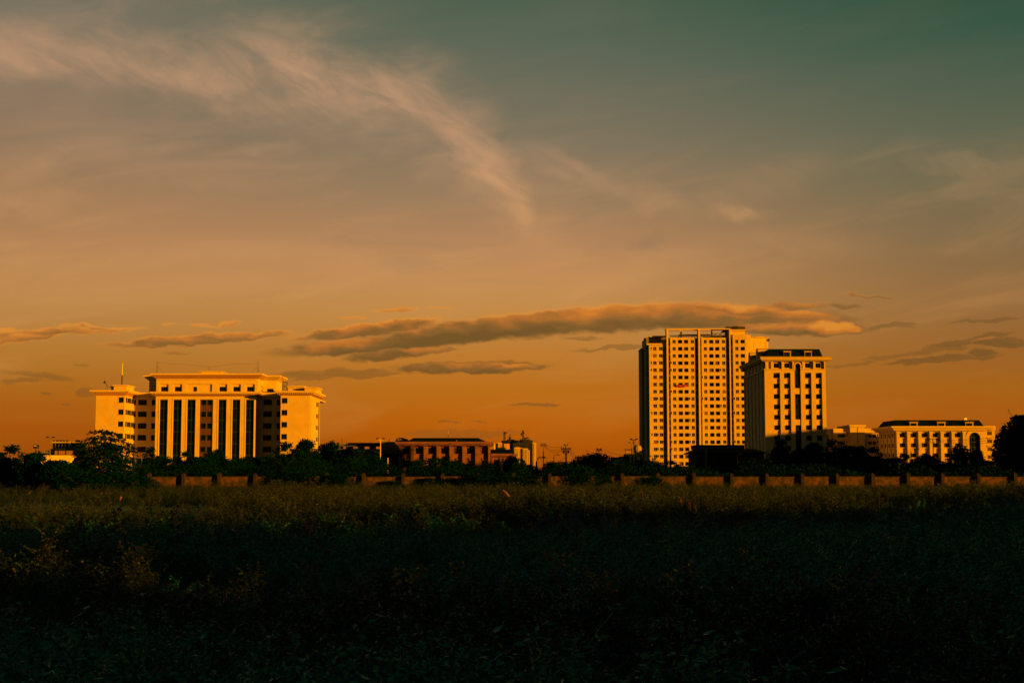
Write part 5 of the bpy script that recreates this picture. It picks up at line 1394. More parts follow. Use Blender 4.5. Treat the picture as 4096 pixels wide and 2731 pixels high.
def crown_mesh(name, lobes, n, size, seed, m, sprigs=0, aspect=1.):
    """leaf clumps in a set of lobes inside a 1 x 1 x 1 space (x, y about 0; z from 0)"""
    rng = np.random.default_rng(seed)
    L = np.array(lobes); w = (L[:, 3] * L[:, 4] * L[:, 5]) ** .75; w /= w.sum()
    k = rng.choice(len(L), n, p=w); d = rdirs(rng, n)
    r = np.where(rng.random(n) < .72, rng.uniform(.78, 1.10 if seed != 8 else 1.01, n), rng.uniform(.2, .8, n))
    C = L[k, :3] + d * L[k, 3:] * r[:, None]
    s = size * rng.uniform(.45, 1.35, n) * np.where(r < .7, 1.7, 1.)
    if sprigs:
        # loose shoots standing out of the outline
        ns = sprigs; kk = rng.choice(len(L), ns, p=w); dd = rdirs(rng, ns); dd[:, 2] = np.abs(dd[:, 2]) + .2; dd /= np.linalg.norm(dd, axis=1, keepdims=True)
        for i in range(ns):
            q = 12; t = np.linspace(.92, 1.28, q)[:, None]
            P = L[kk[i], :3] + dd[i] * L[kk[i], 3:] * t + rng.normal(size=(q, 3)) * size * .5
            C = np.vstack([C, P]); s = np.concatenate([s, size * rng.uniform(.35, .8, q)])
    C[:, 2] = np.maximum(C[:, 2], .0)
    N = len(C); a = rdirs(rng, N); b = np.cross(a, rdirs(rng, N)); b /= np.linalg.norm(b, axis=1, keepdims=True)
    return quads_mesh(name, C, a * s[:, None], b * (s * .6)[:, None], m)
def rand_lobes(seed, nl, spread, zlo, zhi, rmin, rmax):
    rg = random.Random(seed); out = []
    for i in range(nl):
        a = rg.uniform(0, 2 * math.pi); z = rg.uniform(zlo, zhi); q = rg.uniform(.15, 1) * spread * (1 - .55 * max(0, (z - zlo) / (zhi - zlo)) ** 1.5)
        rr = rg.uniform(rmin, rmax); out.append((math.cos(a) * q, math.sin(a) * q, z, rr, rr, rr * rg.uniform(.6, .9)))
    return out
PROTO = {
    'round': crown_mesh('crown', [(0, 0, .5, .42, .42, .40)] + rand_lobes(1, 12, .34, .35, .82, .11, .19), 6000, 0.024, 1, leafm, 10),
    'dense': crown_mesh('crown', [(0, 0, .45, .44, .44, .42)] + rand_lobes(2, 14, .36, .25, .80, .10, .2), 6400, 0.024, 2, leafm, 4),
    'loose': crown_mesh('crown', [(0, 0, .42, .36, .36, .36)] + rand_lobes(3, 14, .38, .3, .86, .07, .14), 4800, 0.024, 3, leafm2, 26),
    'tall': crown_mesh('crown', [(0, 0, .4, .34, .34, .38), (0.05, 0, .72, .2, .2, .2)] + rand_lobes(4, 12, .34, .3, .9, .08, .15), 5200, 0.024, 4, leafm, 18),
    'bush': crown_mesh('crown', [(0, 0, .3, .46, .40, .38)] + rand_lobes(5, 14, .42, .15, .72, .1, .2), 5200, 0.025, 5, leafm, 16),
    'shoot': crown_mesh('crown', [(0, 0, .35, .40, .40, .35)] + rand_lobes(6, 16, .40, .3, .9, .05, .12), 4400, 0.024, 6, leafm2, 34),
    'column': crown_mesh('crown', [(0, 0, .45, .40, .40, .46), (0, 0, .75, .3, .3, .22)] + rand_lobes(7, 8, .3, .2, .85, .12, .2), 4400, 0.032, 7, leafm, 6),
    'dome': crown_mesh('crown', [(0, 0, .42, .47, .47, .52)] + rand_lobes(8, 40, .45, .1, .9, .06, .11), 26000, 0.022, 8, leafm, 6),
}
TRUNK = {}
def trunk_mesh(seed):
    if seed in TRUNK: return TRUNK[seed]
    rg = random.Random(seed); m = MB()
    m.tube([(0, 0, 0), (.01, 0, .2), (.0, .01, .45), (.02, 0, .7)], .035, 7, .012)
    for k in range(5):
        a = rg.uniform(0, 6.28); z = rg.uniform(.22, .5)
        m.tube([(0, 0, z), (math.cos(a) * .16, math.sin(a) * .16, z + .14), (math.cos(a) * .30, math.sin(a) * .30, z + .3)], .014, 5, .004)
    TRUNK[seed] = m.mesh('trunk', barkm); return TRUNK[seed]
def tree(u, v, wpx, Y, kind, label, name='tree', cat='tree', group=None, squash=1.):
    x, _, z = at(u, v, Y); W = wpx * (1. if kind == 'dome' else 1.3) / F * Y; H = (z + .25) / (1.0 if kind in ('dome', 'column') else .985)
    r = thing(name, label, cat, (x, Y, 0), group or 'trees and bushes before the buildings')
    c = bpy.data.objects.new('crown', PROTO[kind]); COL.objects.link(c); c.parent = r
    c.scale = (W * 1.08, W * 1.08 * squash, H); c.rotation_euler = (0, 0, (u * 1.7) % 6.28)
    t = bpy.data.objects.new('trunk', trunk_mesh(u % 4)); COL.objects.link(t); t.parent = r; t.scale = (W, W, H)
    return r
# ---- behind the wall
BACK = [
    (600, 1796, 115, 232, 'shoot', 'thin topped tree before left recess of cream office block'),
    (652, 1826, 110, 222, 'loose', 'low loose tree under leftmost glass strip of office block'),
    (738, 1811, 130, 232, 'shoot', 'spiky tree before second glass strip of office block'),
    (800, 1822, 140, 212, 'dense', 'dense low tree below the third glass strip'),
    (856, 1799, 110, 242, 'tall', 'narrow tree before the louvred strip of office block'),
    (920, 1834, 115, 205, 'round', 'low round tree right of louvred strip'),
    (990, 1822, 120, 222, 'dense', 'dark dense tree before rightmost glass strip of office block'),
    (1062, 1820, 120, 228, 'loose', 'loose dark tree before shaded right recess of office block'),
    (1150, 1775, 170, 208, 'shoot', 'ragged tree before front of the right wing'),
    (1228, 1757, 140, 218, 'tall', 'tallest ragged tree before right wing corner of office block'),
    (1312, 1762, 150, 230, 'loose', 'feathery tree just right of office block'),
    (1390, 1788, 170, 226, 'loose', 'tree left of the open gallery block'),
    (1462, 1815, 160, 232, 'dense', 'low dark tree below the gabled house'),
    (1530, 1850, 120, 212, 'round', 'low round tree before the green roofed shed'),
    (1602, 1864, 100, 205, 'bush', 'low bush at left foot of brown hall'),
    (1657, 1842, 66, 222, 'tall', 'small tree before second window bay of brown hall'),
    (1716, 1860, 92, 212, 'loose', 'low loose tree before third bay of brown hall'),
    (1782, 1830, 105, 232, 'shoot', 'pointed tree before middle window bay of brown hall'),
    (1858, 1851, 112, 222, 'dense', 'dense tree before right bays of brown hall'),
    (1938, 1880, 110, 205, 'bush', 'low bush before right corner pillar of brown hall'),
    (2046, 1825, 62, 262, 'column', 'dark columnar tree at right end of brown hall annex'),
    (2108, 1856, 105, 222, 'round', 'low round tree below the far lit towers'),
    (2202, 1845, 72, 232, 'round', 'small round tree left of thick power pole'),
    (2262, 1851, 92, 242, 'loose', 'creeper grown tree at foot of thick power pole'),
    (2330, 1848, 100, 236, 'dense', 'dark tree right of thick power pole'),
    (2376, 1809, 165, 242, 'round', 'rounded tree rising left of the slanted arm pole'),
    (2452, 1838, 110, 232, 'dense', 'dense tree under the slanted arm pole'),
    (2522, 1852, 105, 205, 'loose', 'low tree before the roof terrace house'),
    (2604, 1842, 112, 236, 'round', 'rounded tree at left foot of the tall tower'),
    (2690, 1847, 105, 232, 'shoot', 'low sprigged tree under the left bays of the tall tower'),
    (2768, 1853, 112, 222, 'bush', 'low bush at left corner of the dark hall'),
    (2852, 1862, 122, 205, 'dense', 'low dense tree before middle of the dark hall'),
    (2942, 1860, 130, 202, 'loose', 'low loose tree before right half of the dark hall'),
    (3032, 1850, 120, 212, 'round', 'low tree under left flank of mansard block'),
    (3116, 1762, 125, 262, 'shoot', 'feathery tree before left window bays of mansard block'),
    (3192, 1790, 130, 252, 'loose', 'dense tree before arched strip of mansard block'),
    (3256, 1770, 120, 242, 'tall', 'rounded tree before right bays of mansard block'),
    (3326, 1764, 130, 252, 'shoot', 'tree at right corner of mansard block'),
    (3405, 1773, 140, 252, 'loose', 'broad dark tree before stair tower of plain apartments'),
    (3486, 1792, 130, 242, 'shoot', 'rounded tree before right half of plain apartments'),
    (3562, 1826, 140, 222, 'loose', 'low tree at left corner of arched building'),
    (3632, 1822, 82, 232, 'shoot', 'small sprigged tree before left bays of arched building'),
    (3704, 1814, 108, 222, 'dense', 'dense tree under V braced pole before arched building'),
    (3784, 1830, 90, 222, 'bush', 'low bush before right bays of arched building'),
    (3840, 1782, 92, 242, 'column', 'upright tree left of the tall arch'),
    (3900, 1800, 92, 236, 'tall', 'upright tree covering foot of the tall arch'),
    (3948, 1836, 78, 222, 'loose', 'low tree under right block of arched building'),
    (4140, 1640, 330, 200, 'dome', 'large dark dome shaped tree at right edge of the view'),
]
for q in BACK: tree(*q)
# ---- in front of the wall
FRONT = [
    (-40, 1815, 210, 146, 'dense', 'dark tree cut by left edge of the view'),
    (40, 1790, 190, 144, 'shoot', 'flat topped sprigged tree near left edge of the view'),
    (150, 1806, 165, 140, 'loose', 'low loose tree under the dark light box'),
    (238, 1836, 140, 138, 'dense', 'dense bush between light box tree and tiered tree'),
    (330, 1872, 200, 132, 'bush', 'dark bush at foot of the tiered tree'),
    (486, 1876, 170, 136, 'bush', 'dark bush right of the tiered tree before wall'),
    (572, 1896, 130, 138, 'bush', 'bush at the left end of the visible wall'),
    (1090, 1898, 120, 150, 'loose', 'scrubby bush before wall under right recess of office block'),
    (1172, 1872, 190, 150, 'bush', 'large dark bush before wall under right wing'),
    (1345, 1896, 130, 148, 'dense', 'dark bush before wall just right of office block'),
    (1562, 1917, 110, 140, 'bush', 'low spreading bush before wall under the green shed'),
    (1700, 1916, 130, 146, 'loose', 'scrubby bush before wall under left bays of brown hall'),
    (1800, 1905, 160, 150, 'bush', 'dark bush before wall under middle of brown hall'),
    (1912, 1900, 180, 150, 'dense', 'wide dark bush before wall under right end of brown hall'),
    (2024, 1890, 170, 150, 'bush', 'dark bush before wall under columnar tree'),
    (2118, 1905, 120, 150, 'loose', 'scrubby bush before wall under far towers'),
    (2318, 1868, 130, 152, 'dense', 'tall dark bush before wall under the middle trees'),
    (2412, 1902, 80, 152, 'loose', 'small bush before wall right of the tall dark bush'),
    (2604, 1898, 120, 152, 'bush', 'dark bush before wall under left edge of tall tower'),
]
for q in FRONT: tree(*q, name='bush' if q[4] in ('bush',) else 'small_tree', cat='bush' if q[4] in ('bush',) else 'tree')

# ---- the tiered tree at the left
def tiered_tree():
    Y = 150.; x, _, H = at(420, 1734, Y); W = 290 / F * Y; rng = np.random.default_rng(21)
    r = thing('tiered_tree', 'broad tree with flat tiers of drooping dark leaves before left wing', 'tree', (x, Y, 0), 'trees and bushes before the buildings')
    m = MB(); m.tube([(x, Y, 0), (x + .05, Y, H * .4), (x - .05, Y, H * .9)], .24, 8, .05)
    C = []; S = []; A = []
    tiers = 10
    for k in range(tiers):
        t = k / (tiers - 1); z = .9 + (H - .9) * t ** .9
        rad = W / 2 * (1.02 if t < .25 else math.sqrt(max(0, 1 - ((t - .2) / .86) ** 2)) + .06)
        nb_ = int(16 - 5 * t)
        for b in range(nb_):
            a = 2 * math.pi * (b + rng.random() * .7) / nb_ + k; L = rad * rng.uniform(.75, 1.1)
            zb = z + rng.uniform(-.22, .22)
            P = []
            for s in np.linspace(0, 1, 7):
                P.append((x + math.cos(a) * L * s, Y + math.sin(a) * L * s, zb - .45 * L * .25 * s ** 3 + .12 * math.sin(s * 3)))
            m.tube([(x, Y, zb - .5)] + P[1:], .035, 4, .008)
            nl = int(34 * L / (W / 2)) + 10
            s = rng.uniform(.12, 1.04, nl) ** .75
            lat = rng.normal(0, .14, nl) * (1 + s)
            cx = x + np.cos(a) * L * s - np.sin(a) * lat; cy = Y + np.sin(a) * L * s + np.cos(a) * lat
            cz = zb - .1125 * L * s ** 3 + .12 * np.sin(s * 3) - np.abs(lat) * .35 + rng.normal(0, .05, nl)
            C.append(np.stack([cx, cy, cz], 1)); S.append(rng.uniform(.09, .24, nl))
            dr = np.stack([np.cos(a) + rng.normal(0, .5, nl), np.sin(a) + rng.normal(0, .5, nl), -.35 - .6 * s ** 2 + rng.normal(0, .2, nl)], 1); A.append(dr / np.linalg.norm(dr, axis=1, keepdims=True))
    # inner mass low in the crown
    n = 2600; d = rdirs(rng, n); q = np.stack([x + d[:, 0] * W * .36 * rng.uniform(.4, 1, n), Y + d[:, 1] * W * .36 * rng.uniform(.4, 1, n), H * .42 + d[:, 2] * H * .40], 1)
    C.append(q); S.append(rng.uniform(.1, .26, n)); A.append(rdirs(rng, n))
    C = np.vstack(C); S = np.concatenate(S); A = np.vstack(A)
    B = np.cross(A, rdirs(rng, len(A))); B /= np.linalg.norm(B, axis=1, keepdims=True)
    m.build('trunk', barkm, r)
    me = quads_mesh('crown', C - np.array([x, Y, 0]), A * S[:, None], B * (S * .42)[:, None], leafm)
    o = bpy.data.objects.new('crown', me); COL.objects.link(o); o.parent = r
tiered_tree()

# ---- low undergrowth right behind the wall, one mass
def scatter_leaves(name, boxes, n, size, m, seed, label):
    rng = np.random.default_rng(seed); C = []
    for (x0, x1, y0, y1, z1, share) in boxes:
        k = int(n * share); x = rng.uniform(x0, x1, k); y = rng.uniform(y0, y1, k)
        top = z1 * (.72 + .28 * np.sin(x * .9 + np.sin(x * .37) * 2.) * np.sin(x * .23 + 1.)) ; z = rng.uniform(0.02, 1, k) ** .7 * top
        C.append(np.stack([x, y, z], 1))
    C = np.vstack(C); N = len(C); a = rdirs(rng, N); b = np.cross(a, rdirs(rng, N)); b /= np.linalg.norm(b, axis=1, keepdims=True); s = size * rng.uniform(.5, 1.5, N)
    o = bpy.data.objects.new(name, quads_mesh(name, C, a * s[:, None], b * (s * .6)[:, None], m)); COL.objects.link(o); o['kind'] = 'stuff'; o['label'] = label
    return o
scatter_leaves('undergrowth', [(-75, 75, 164, 176, 2.9, .5), (-85, 85, 176, 196, 4.0, .5)], 120000, .15, leafu, 31, 'dark undergrowth filling the strip behind the boundary wall')

# ---- unseen wood added behind and right of the camera to shade the near field
def shade_wood():
    rng = np.random.default_rng(77); C = []; S = []
    m = MB()
    for k in range(84):
        t = (k // 2) / 41; x = 14 + 108 * t + rng.uniform(-2, 2) + (k % 2) * 5; y = -62 + 140 * t ** 1.15 + rng.uniform(-2, 2) - (k % 2) * 4
        gap_ = 12.2 < x * .545 + y * .839 < 14.4  # lowered crowns let some sun through to the near left weeds
        h = 9.3 if gap_ else rng.uniform(10., 12.) * (1 - .12 * t); n = 520
        d = rdirs(rng, n) * rng.uniform(.5, 1, (n, 1)); C.append(np.stack([x + d[:, 0] * 3.6, y + d[:, 1] * 3.6, h * .5 + d[:, 2] * h * .5], 1)); S.append(rng.uniform(.5, .95, n))
        m.tube([(x, y, 0), (x, y, h * .6)], .2, 6, .08)
    C = np.vstack(C); S = np.concatenate(S); A = rdirs(rng, len(C)); B = np.cross(A, rdirs(rng, len(C))); B /= np.linalg.norm(B, axis=1, keepdims=True)
    o = bpy.data.objects.new('wood', quads_mesh('wood', C, A * S[:, None], B * (S * .6)[:, None], leafm)); COL.objects.link(o); o['kind'] = 'stuff'; o['label'] = 'wood behind and right of the viewpoint'
    t = m.build('wood_trunks', barkm, None, 'stuff'); t.parent = o
shade_wood()

# ------------------------------------------------------------------ weeds of the field
def weed_proto(seed, h, nst, spread, leaves, flowers, lm, leaf=.022, stem_r=.004, sm=None):
    rg = random.Random(seed); rng = np.random.default_rng(seed)
    st = MB(); C = []; A = []; S = []; FC = []
    for k in range(nst):
        a = rg.uniform(0, 6.28); L = h * rg.uniform(.6, 1.05); sp = spread * rg.uniform(.2, 1)
        P = [Vector((math.cos(a) * sp * t ** 1.4 + rg.uniform(-.02, .02), math.sin(a) * sp * t ** 1.4 + rg.uniform(-.02, .02), L * t)) for t in (0, .3, .6, .85, 1)]
        st.tube(P, stem_r, 3, stem_r * .35)
        ends = [P[-1]]
        for b in range(4):
            t = rg.uniform(.35, .95); i = min(3, int(t * 4)); p = P[i].lerp(P[i + 1], .5); aa = rg.uniform(0, 6.28); bl = L * rg.uniform(.12, .28)
            q = p + Vector((math.cos(aa) * bl * .7, math.sin(aa) * bl * .7, bl * .8)); st.tube([p, p.lerp(q, .5) + Vector((0, 0, .01)), q], stem_r * .6, 3, stem_r * .25); ends.append(q)
            for j in range(leaves // 8):
                c = p.lerp(q, rg.random()); C.append(tuple(c + Vector((rg.gauss(0, .02), rg.gauss(0, .02), rg.gauss(0, .02)))))
        for j in range(leaves // 2):
            t = rg.uniform(.08, 1); i = min(3, int(t * 4)); c = P[i].lerp(P[i + 1], rg.random()); C.append(tuple(c + Vector((rg.gauss(0, .035), rg.gauss(0, .035), rg.gauss(0, .02)))))
        for e in ends:
            for j in range(flowers): FC.append(tuple(e + Vector((rg.gauss(0, .018), rg.gauss(0, .018), rg.gauss(0, .018)))))
    C = np.array(C); n = len(C); A = rdirs(rng, n); A[:, 2] *= .6; B = np.cross(A, rdirs(rng, n)); B /= np.linalg.norm(B, axis=1, keepdims=True); s = leaf * rng.uniform(.6, 1.6, n)
    V = [tuple(v) for v in st.v]; Fs = list(st.f); mi = [0] * len(Fs)
    def addq(C, A, B, s, idx, w=.35):
        for c, a, b, q in zip(C, A, B, s):
            i = len(V); V.extend([tuple(c - a * q), tuple(c + b * q * w), tuple(c + a * q), tuple(c - b * q * w)]); Fs.append((i, i + 1, i + 2, i + 3)); mi.append(idx)
    addq(C, A, B, s, 1)
    if FC:
        FC = np.array(FC); n = len(FC); a = rdirs(rng, n); b = np.cross(a, rdirs(rng, n)); b /= np.linalg.norm(b, axis=1, keepdims=True); addq(FC, a, b, np.full(n, leaf * .55) * rng.uniform(.7, 1.4, n), 2, .9)
    me = bpy.data.meshes.new('weed'); me.from_pydata(V, [], Fs)
    for mm in (sm or stemm, lm, flowm): me.materials.append(mm)
    me.polygons.foreach_set('material_index', mi); me.update(); return me
pc = bpy.data.collections.new('weed_kinds')
for k, args in enumerate([(101, .95, 6, .30, 40, 2, weed_sun), (102, 1.05, 7, .38, 44, 3, weed_sun), (103, .8, 6, .34, 46, 1, weedd), (104, .9, 7, .30, 40, 2, weedd), (105, .7, 8, .36, 44, 1, weed_sun), (106, 1.15, 5, .30, 36, 4, weed_sun)]):
    o = bpy.data.objects.new('weed_%s' % 'abcdef'[k], weed_proto(*args, leaf=.030, stem_r=.005)); pc.objects.link(o)
def grass_proto(seed, h, n, gm=None):
    rg = random.Random(seed); V = []; Fs = []
    for k in range(n):
        a = rg.uniform(0, 6.28); L = h * rg.uniform(.5, 1.1); bx, by = rg.uniform(-.15, .15), rg.uniform(-.15, .15); dx, dy = math.cos(a), math.sin(a); w = .006
        pr = None
        for t in (0, .45, .8, 1.):
            lean = .42 * L * t * t; x, y, z = bx + dx * lean, by + dy * lean, L * t * (1 - .18 * t); ww = w * (1 - t * .85)
            i = len(V); V += [(x - dy * ww, y + dx * ww, z), (x + dy * ww, y - dx * ww, z)]
            if pr is not None: Fs.append((pr, pr + 1, i + 1, i))
            pr = i
    me = bpy.data.meshes.new('tuft'); me.from_pydata(V, [], Fs); me.materials.append(gm or (weed_sun if seed % 2 else weedd)); return me
gc = bpy.data.collections.new('grass_kinds')
for k in range(4):
    o = bpy.data.objects.new('tuft_%s' % 'abcd'[k], grass_proto(200 + k, .45, 34)); gc.objects.link(o)
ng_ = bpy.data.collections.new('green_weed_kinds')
for k, args in enumerate([(111, .95, 6, .30, 50, 1, weed_shade), (112, 1.05, 7, .38, 54, 1, weed_shade), (113, .8, 6, .34, 56, 0, weed_shade), (114, .9, 7, .30, 50, 1, weed_shade), (115, .7, 8, .36, 54, 0, weed_shade)]):
    o = bpy.data.objects.new('green_weed_%s' % 'abcde'[k], weed_proto(*args, leaf=.030, stem_r=.005, sm=stem_shade)); ng_.objects.link(o)
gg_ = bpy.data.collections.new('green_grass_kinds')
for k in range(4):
    o = bpy.data.objects.new('green_tuft_%s' % 'abcd'[k], grass_proto(210 + k, .45, 34, weed_shade)); gg_.objects.link(o)
def scatter(name, label, coll, pts, rots, scls, idx):
    me = bpy.data.meshes.new(name); n = len(pts)
    me.vertices.add(n); me.vertices.foreach_set('co', pts.astype(np.float32).ravel())
    for nm, typ, arr in (('rot', 'FLOAT_VECTOR', rots), ('scl', 'FLOAT_VECTOR', scls)):
        at_ = me.attributes.new(nm, typ, 'POINT'); at_.data.foreach_set('vector', arr.astype(np.float32).ravel())
    at_ = me.attributes.new('kind_index', 'INT', 'POINT'); at_.data.foreach_set('value', idx.astype(np.int32))
    o = bpy.data.objects.new(name, me); COL.objects.link(o); o['kind'] = 'stuff'; o['label'] = label
    ng = bpy.data.node_groups.new(name + '_nodes', 'GeometryNodeTree')
    ng.interface.new_socket('Geometry', in_out='INPUT', socket_type='NodeSocketGeometry'); ng.interface.new_socket('Geometry', in_out='OUTPUT', socket_type='NodeSocketGeometry')
    N = ng.nodes; gi = N.new('NodeGroupInput'); go = N.new('NodeGroupOutput'); iop = N.new('GeometryNodeInstanceOnPoints'); ci = N.new('GeometryNodeCollectionInfo')
    ci.inputs['Collection'].default_value = coll; ci.inputs['Separate Children'].default_value = True; ci.inputs['Reset Children'].default_value = True
    def attr(nm, typ):
        a = N.new('GeometryNodeInputNamedAttribute'); a.data_type = typ; a.inputs['Name'].default_value = nm; return a.outputs['Attribute']
    Lk = ng.links
    Lk.new(gi.outputs[0], iop.inputs['Points']); Lk.new(ci.outputs[0], iop.inputs['Instance']); iop.inputs['Pick Instance'].default_value = True
    Lk.new(attr('kind_index', 'INT'), iop.inputs['Instance Index'])
    er = N.new('FunctionNodeEulerToRotation'); Lk.new(attr('rot', 'FLOAT_VECTOR'), er.inputs[0]); Lk.new(er.outputs[0], iop.inputs['Rotation'])
    Lk.new(attr('scl', 'FLOAT_VECTOR'), iop.inputs['Scale']); Lk.new(iop.outputs[0], go.inputs[0])
    md = o.modifiers.new('scatter', 'NODES'); md.node_group = ng; return o
def field():
    rng = np.random.default_rng(9)
    def sample(n, y0, y1, k=.45, pw=1.):
        y = np.sqrt(rng.uniform(y0 ** 2, y1 ** 2, n)) if pw == 1. else y0 * (y1 / y0) ** rng.random(n)
        x = rng.uniform(-1, 1, n) * (y * k + 9.); return x, y
    def clump(x, y): return .5 + .25 * np.sin(x * .31 + np.sin(y * .17) * 2) + .25 * np.sin(y * .23 + x * .11 + 1.3)
    X_, Y_ = [], []
    for n, a, b in ((5200, 7, 30), (9500, 30, 75), (16000, 75, 158)):
        x, y = sample(n, a, b); X_.append(x); Y_.append(y)
    x = np.concatenate(X_); y = np.concatenate(Y_)
    c = clump(x, y)
    u = x / y * F
    mown = (u < -1100 - (y - 70) * 6) & (y > 56) & (y < 92)          # the short strip at the left
    lowleft = (u < -1250) & (y >= 92) & (y < 134)
    bare = (y > 157)
    keep = (rng.random(len(x)) < .45 + .6 * c) & ~mown & ~bare & ~(lowleft & (rng.random(len(x)) < .8))
    x, y, c = x[keep], y[keep], c[keep]; n = len(x)
    s = (.62 + .55 * c) * rng.uniform(.75, 1.2, n); s *= np.where(y > 120, .8, 1.); s = np.where((x < -8) & (y < 45), s * .85, s)
    P = np.stack([x, y, np.full(n, -.03)], 1); rot = np.stack([rng.normal(0, .12, n), rng.normal(0, .12, n), rng.uniform(0, 6.28, n)], 1)
    near = y + rng.normal(0, 7, n) + 6 * np.sin(x * .2) - np.clip(x * .9, -16, 16) < 38  # shaded ground gets the green copy, sunlit ground the brown one
    near &= ~((x * .545 + y * .839 > 10.) & (x * .545 + y * .839 < 17.) & (rng.random(n) < .9))  # strip lit through the gap takes the sunlit colours
    sc = np.stack([s * 1.15, s * 1.15, s], 1); fm = ~near
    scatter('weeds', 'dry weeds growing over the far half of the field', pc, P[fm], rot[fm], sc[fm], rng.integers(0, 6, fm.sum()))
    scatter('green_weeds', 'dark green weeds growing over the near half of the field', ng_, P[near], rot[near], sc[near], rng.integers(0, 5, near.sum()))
    x1, y1 = sample(44000, 7, 64); x2, y2 = sample(15000, 60, 159); x = np.concatenate([x1, x2]); y = np.concatenate([y1, y2]); n = len(x)
    u = x / y * F; strip = (u < -1100 - (y - 70) * 6) & (y > 56) & (y < 92); s = rng.uniform(.6, 1.3, n) * np.where(strip, .35, np.where(y < 50, 1.2, 1.))
    P = np.stack([x, y, np.full(n, -.03)], 1); rot = np.stack([np.zeros(n), np.zeros(n), rng.uniform(0, 6.28, n)], 1)
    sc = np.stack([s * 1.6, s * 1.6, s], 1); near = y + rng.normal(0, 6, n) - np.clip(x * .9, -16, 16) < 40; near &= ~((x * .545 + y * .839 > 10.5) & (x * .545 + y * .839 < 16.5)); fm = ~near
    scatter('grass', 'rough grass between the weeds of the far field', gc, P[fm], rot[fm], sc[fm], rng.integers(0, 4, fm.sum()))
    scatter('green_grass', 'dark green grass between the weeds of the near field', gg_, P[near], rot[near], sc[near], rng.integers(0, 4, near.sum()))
field()

# ---- single plants that stand out
def big_weed(u, v, hpx, Y, seed, label, spread=.5, nst=7):
    x = (u - 2048) / F * Y; H = hpx / F * Y
    zt = Za(v, Y); me = weed_proto(seed, max(.5, zt), nst, spread, 46, 5, weed_sun, .017, .0045)
    o = bpy.data.objects.new('flowering_weed', me); COL.objects.link(o); o.location = (x, Y, -.02)
    tag(o, label, 'weed', 'flowering weeds near the viewpoint')
for q in [(120, 2440, 300, 15.5, 301, 'loose flowering weed in bottom left corner of the field', .55), (330, 2400, 300, 16.5, 302, 'flowering weed right of the bottom left corner plant', .5),
          (430, 2300, 400, 17.5, 303, 'tall branching weed with pale flower dots left of the big clump', .6), (640, 2180, 500, 19.5, 304, 'biggest branching weed of the near left clump', .75),
          (760, 2260, 400, 18.0, 305, 'wide weed with sunlit seed heads right of the biggest weed', .8), (880, 2440, 300, 16.0, 306, 'spreading weed before the right side of near left clump', .6),
          (1130, 2520, 200, 15.5, 307, 'low dotted weed at bottom between clump and centre', .55), (1370, 2480, 230, 15.5, 308, 'weed with lit seed heads at bottom left of centre', .6),
          (1560, 2540, 200, 15.0, 309, 'bushy weed at bottom just left of centre', .6), (1680, 2560, 180, 15.2, 310, 'leaning weed at bottom near centre', .5),
          (2040, 2640, 90, 14.6, 311, 'small pale tipped weed at bottom centre', .3), (3460, 2590, 150, 15.0, 312, 'pale flowering weed at bottom right', .45), (3340, 2650, 90, 14.6, 313, 'low pale weed left of the bottom right one', .35)]:
    big_weed(*q)
def reed(pts, Y, label, w=1.):
    """pts: tip first, photograph pixels"""
    P = [Vector(at(u, v, Y)) for u, v in pts]; base = Vector((P[-1].x + (P[-1].x - P[-2].x) * .3, Y, 0))
    r = thing('reed', label, 'reed', tuple(base), 'pale seeding reeds in the field')
    st = MB(); st.tube([base, base.lerp(P[-1], .6) + Vector((.01, 0, 0))] + P[::-1], .006 * w * Y / 30, 4, .003 * w * Y / 30); st.build('stem', stemm, r)
    # spindle shaped seed plume over the upper part
    pl = MB(); m = len(P); i0 = 0; n = 5; K = 9
    def along(t):
        q = t * (m - 1); i = min(m - 2, int(q)); return P[i].lerp(P[i + 1], q - i)
    ring = []
    for k in range(K):
        t = k / (K - 1) * .8; p = along(t); rr = (.006 + .020 * math.sin(math.pi * min(1, t / .8 * .9 + .08)) ** .8) * w * Y / 40
        for j in range(n):
            a = 6.283 * j / n; pl.v.append((p.x + math.cos(a) * rr, p.y + math.sin(a) * rr, p.z + math.sin(a + 1) * rr * .4))
    for k in range(K - 1):
        for j in range(n): pl.f.append((k * n + j, k * n + (j + 1) % n, (k + 1) * n + (j + 1) % n, (k + 1) * n + j))
    pl.build('plume', plumem, r)
ZA_ = lambda x, y: (2000 + x * .38265, 1950 + y * .38265)
ZB_ = lambda x, y: (x * .53, 1900 + y * .53)
ZC_ = lambda x, y: (700 + x * .5102, 2100 + y * .5102)
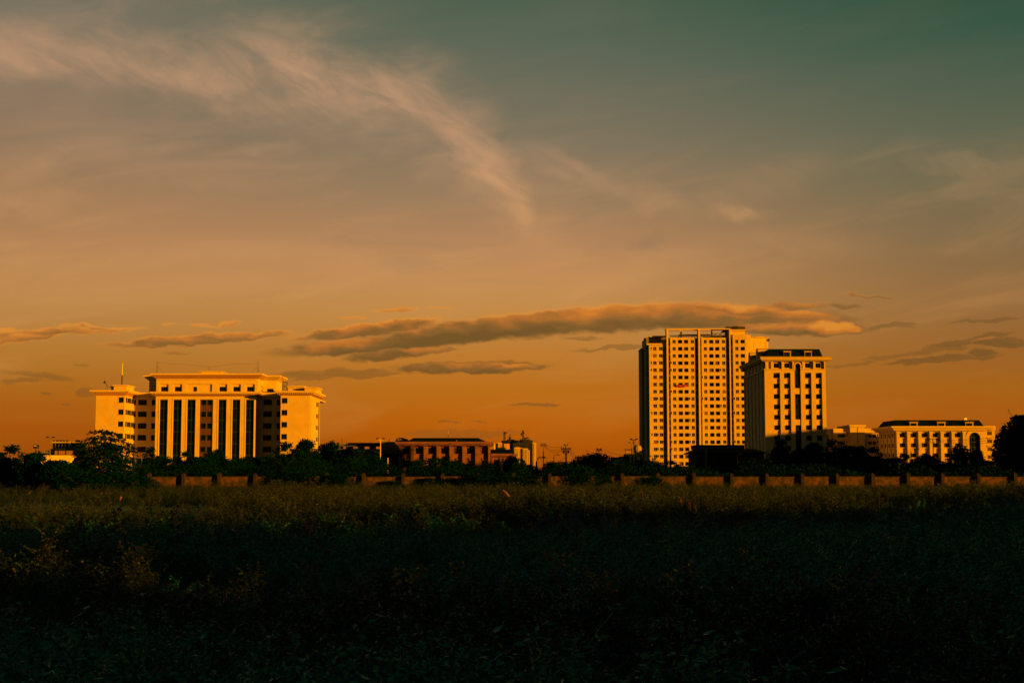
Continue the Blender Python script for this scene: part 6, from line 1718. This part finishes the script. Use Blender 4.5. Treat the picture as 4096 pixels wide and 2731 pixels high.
for zz, pts, Y, lb in [
    (ZA_, [(845, 355), (868, 372), (895, 405), (925, 445)], 42, 'bright single plume leaning left in the middle of the field'),
    (ZA_, [(1715, 213), (1745, 235), (1765, 285), (1778, 340), (1790, 395)], 45, 'long arching plume left of the three upright ones'),
    (ZA_, [(1868, 90), (1885, 125), (1903, 175), (1915, 245)], 52, 'brightest plume of the right hand group'),
    (ZA_, [(1968, 146), (1980, 180), (1992, 225), (1998, 285)], 50, 'slim upright plume second in the right hand group'),
    (ZA_, [(2018, 158), (2035, 195), (2048, 235), (2058, 275)], 49, 'upright plume at right of the slim one'),
    (ZA_, [(2110, 250), (2140, 246), (2162, 270), (2180, 320)], 47, 'hooked plume at right end of the right hand group'),
    (ZA_, [(1065, 482), (1080, 520), (1096, 555)], 36, 'dim short plume below the bright single one'),
    (ZA_, [(1098, 520), (1112, 545), (1132, 605)], 35, 'second dim plume beside the short one'),
    (ZA_, [(1530, 292), (1537, 310), (1546, 335)], 46, 'tiny plume beside the dark sapling'),
    (ZA_, [(1634, 530), (1642, 560), (1650, 600)], 34, 'small dim plume below the arching one'),
    (ZA_, [(955, 645), (970, 685), (988, 735)], 30, 'thin bluish stalk low in the middle of the field'),
    (ZA_, [(0 + 30, 22), (60, 50), (88, 82), (110, 112)], 60, 'faint plume far left of the middle group near wall') ,
    (ZB_, [(270, 525), (295, 560), (325, 620), (342, 690)], 27, 'left leaning plume of the near left group'),
    (ZB_, [(445, 530), (465, 580), (490, 640), (502, 700)], 26, 'arched plume in centre of the near left group'),
    (ZB_, [(552, 535), (540, 565), (524, 605)], 28, 'short plume leaning right in the near left group'),
    (ZB_, [(672, 508), (674, 540), (676, 585)], 29, 'upright bright plume at right of the near left group'),
    (ZB_, [(565, 445), (585, 475), (600, 518)], 33, 'farther plume above the near left group'),
    (ZB_, [(460, 635), (450, 680), (440, 745)], 24, 'straight stalk leaning right low in near left group'),
    (ZB_, [(630, 628), (598, 628), (562, 650), (540, 700)], 25, 'bent plume pointing right in near left group'),
    (ZB_, [(45, 845), (70, 852), (88, 875), (97, 905)], 20, 'hooked plume at far left edge'),
    (ZB_, [(185, 800), (140, 793), (100, 812), (70, 838)], 21, 'flat bent plume above the hooked one'),
    (ZB_, [(100, 700), (112, 735), (120, 785)], 23, 'slim dim plume at left edge above the bent one'),
    (ZB_, [(912, 158), (910, 175), (903, 200)], 70, 'far upright plume before the left bushes'),
    (ZB_, [(238, 118), (225, 130), (210, 150)], 112, 'lit far tuft stalk near the bush line at left'),
    (ZC_, [(905, 278), (930, 305), (955, 340), (968, 375)], 30, 'twin left plume in the centre left field'),
    (ZC_, [(960, 265), (990, 285), (1020, 325)], 31, 'twin right plume in the centre left field'),
    (ZC_, [(1578, 768), (1605, 815), (1640, 870), (1662, 905)], 18, 'long straight stalk leaning left near bottom centre'),
    (ZC_, [(2036, 215), (2044, 260), (2050, 330)], 33, 'thin upright stalk left of the middle'),
    (ZC_, [(1868, 690), (1870, 715), (1866, 750)], 20, 'short upright plume near bottom centre'),
    (ZC_, [(1335, 625), (1345, 655), (1350, 700)], 21, 'thin dim stalk above the bottom seed heads'),
]:
    reed([zz(*p) for p in pts], Y, lb)
def sapling():
    Y = 60.; x0, _, zt = at(2566, 1955, Y); x1 = Xa(2576, 2190, Y)
    r = thing('dead_sapling', 'thin dark bare sapling standing alone in the field', 'sapling', (x1, Y, 0))
    MB().tube([(x1, Y, 0), (x1 + .02, Y, zt * .35), (x0 + .05, Y, zt * .7), (x0, Y, zt)], .05, 6, .025).build('stem', barkm, r)
    MB().tube([(x1 + .01, Y, zt * .3), (x1 + .3, Y, zt * .55), (x1 + .34, Y, zt * .75)], .018, 4, .006).build('twig', barkm, r)
sapling()
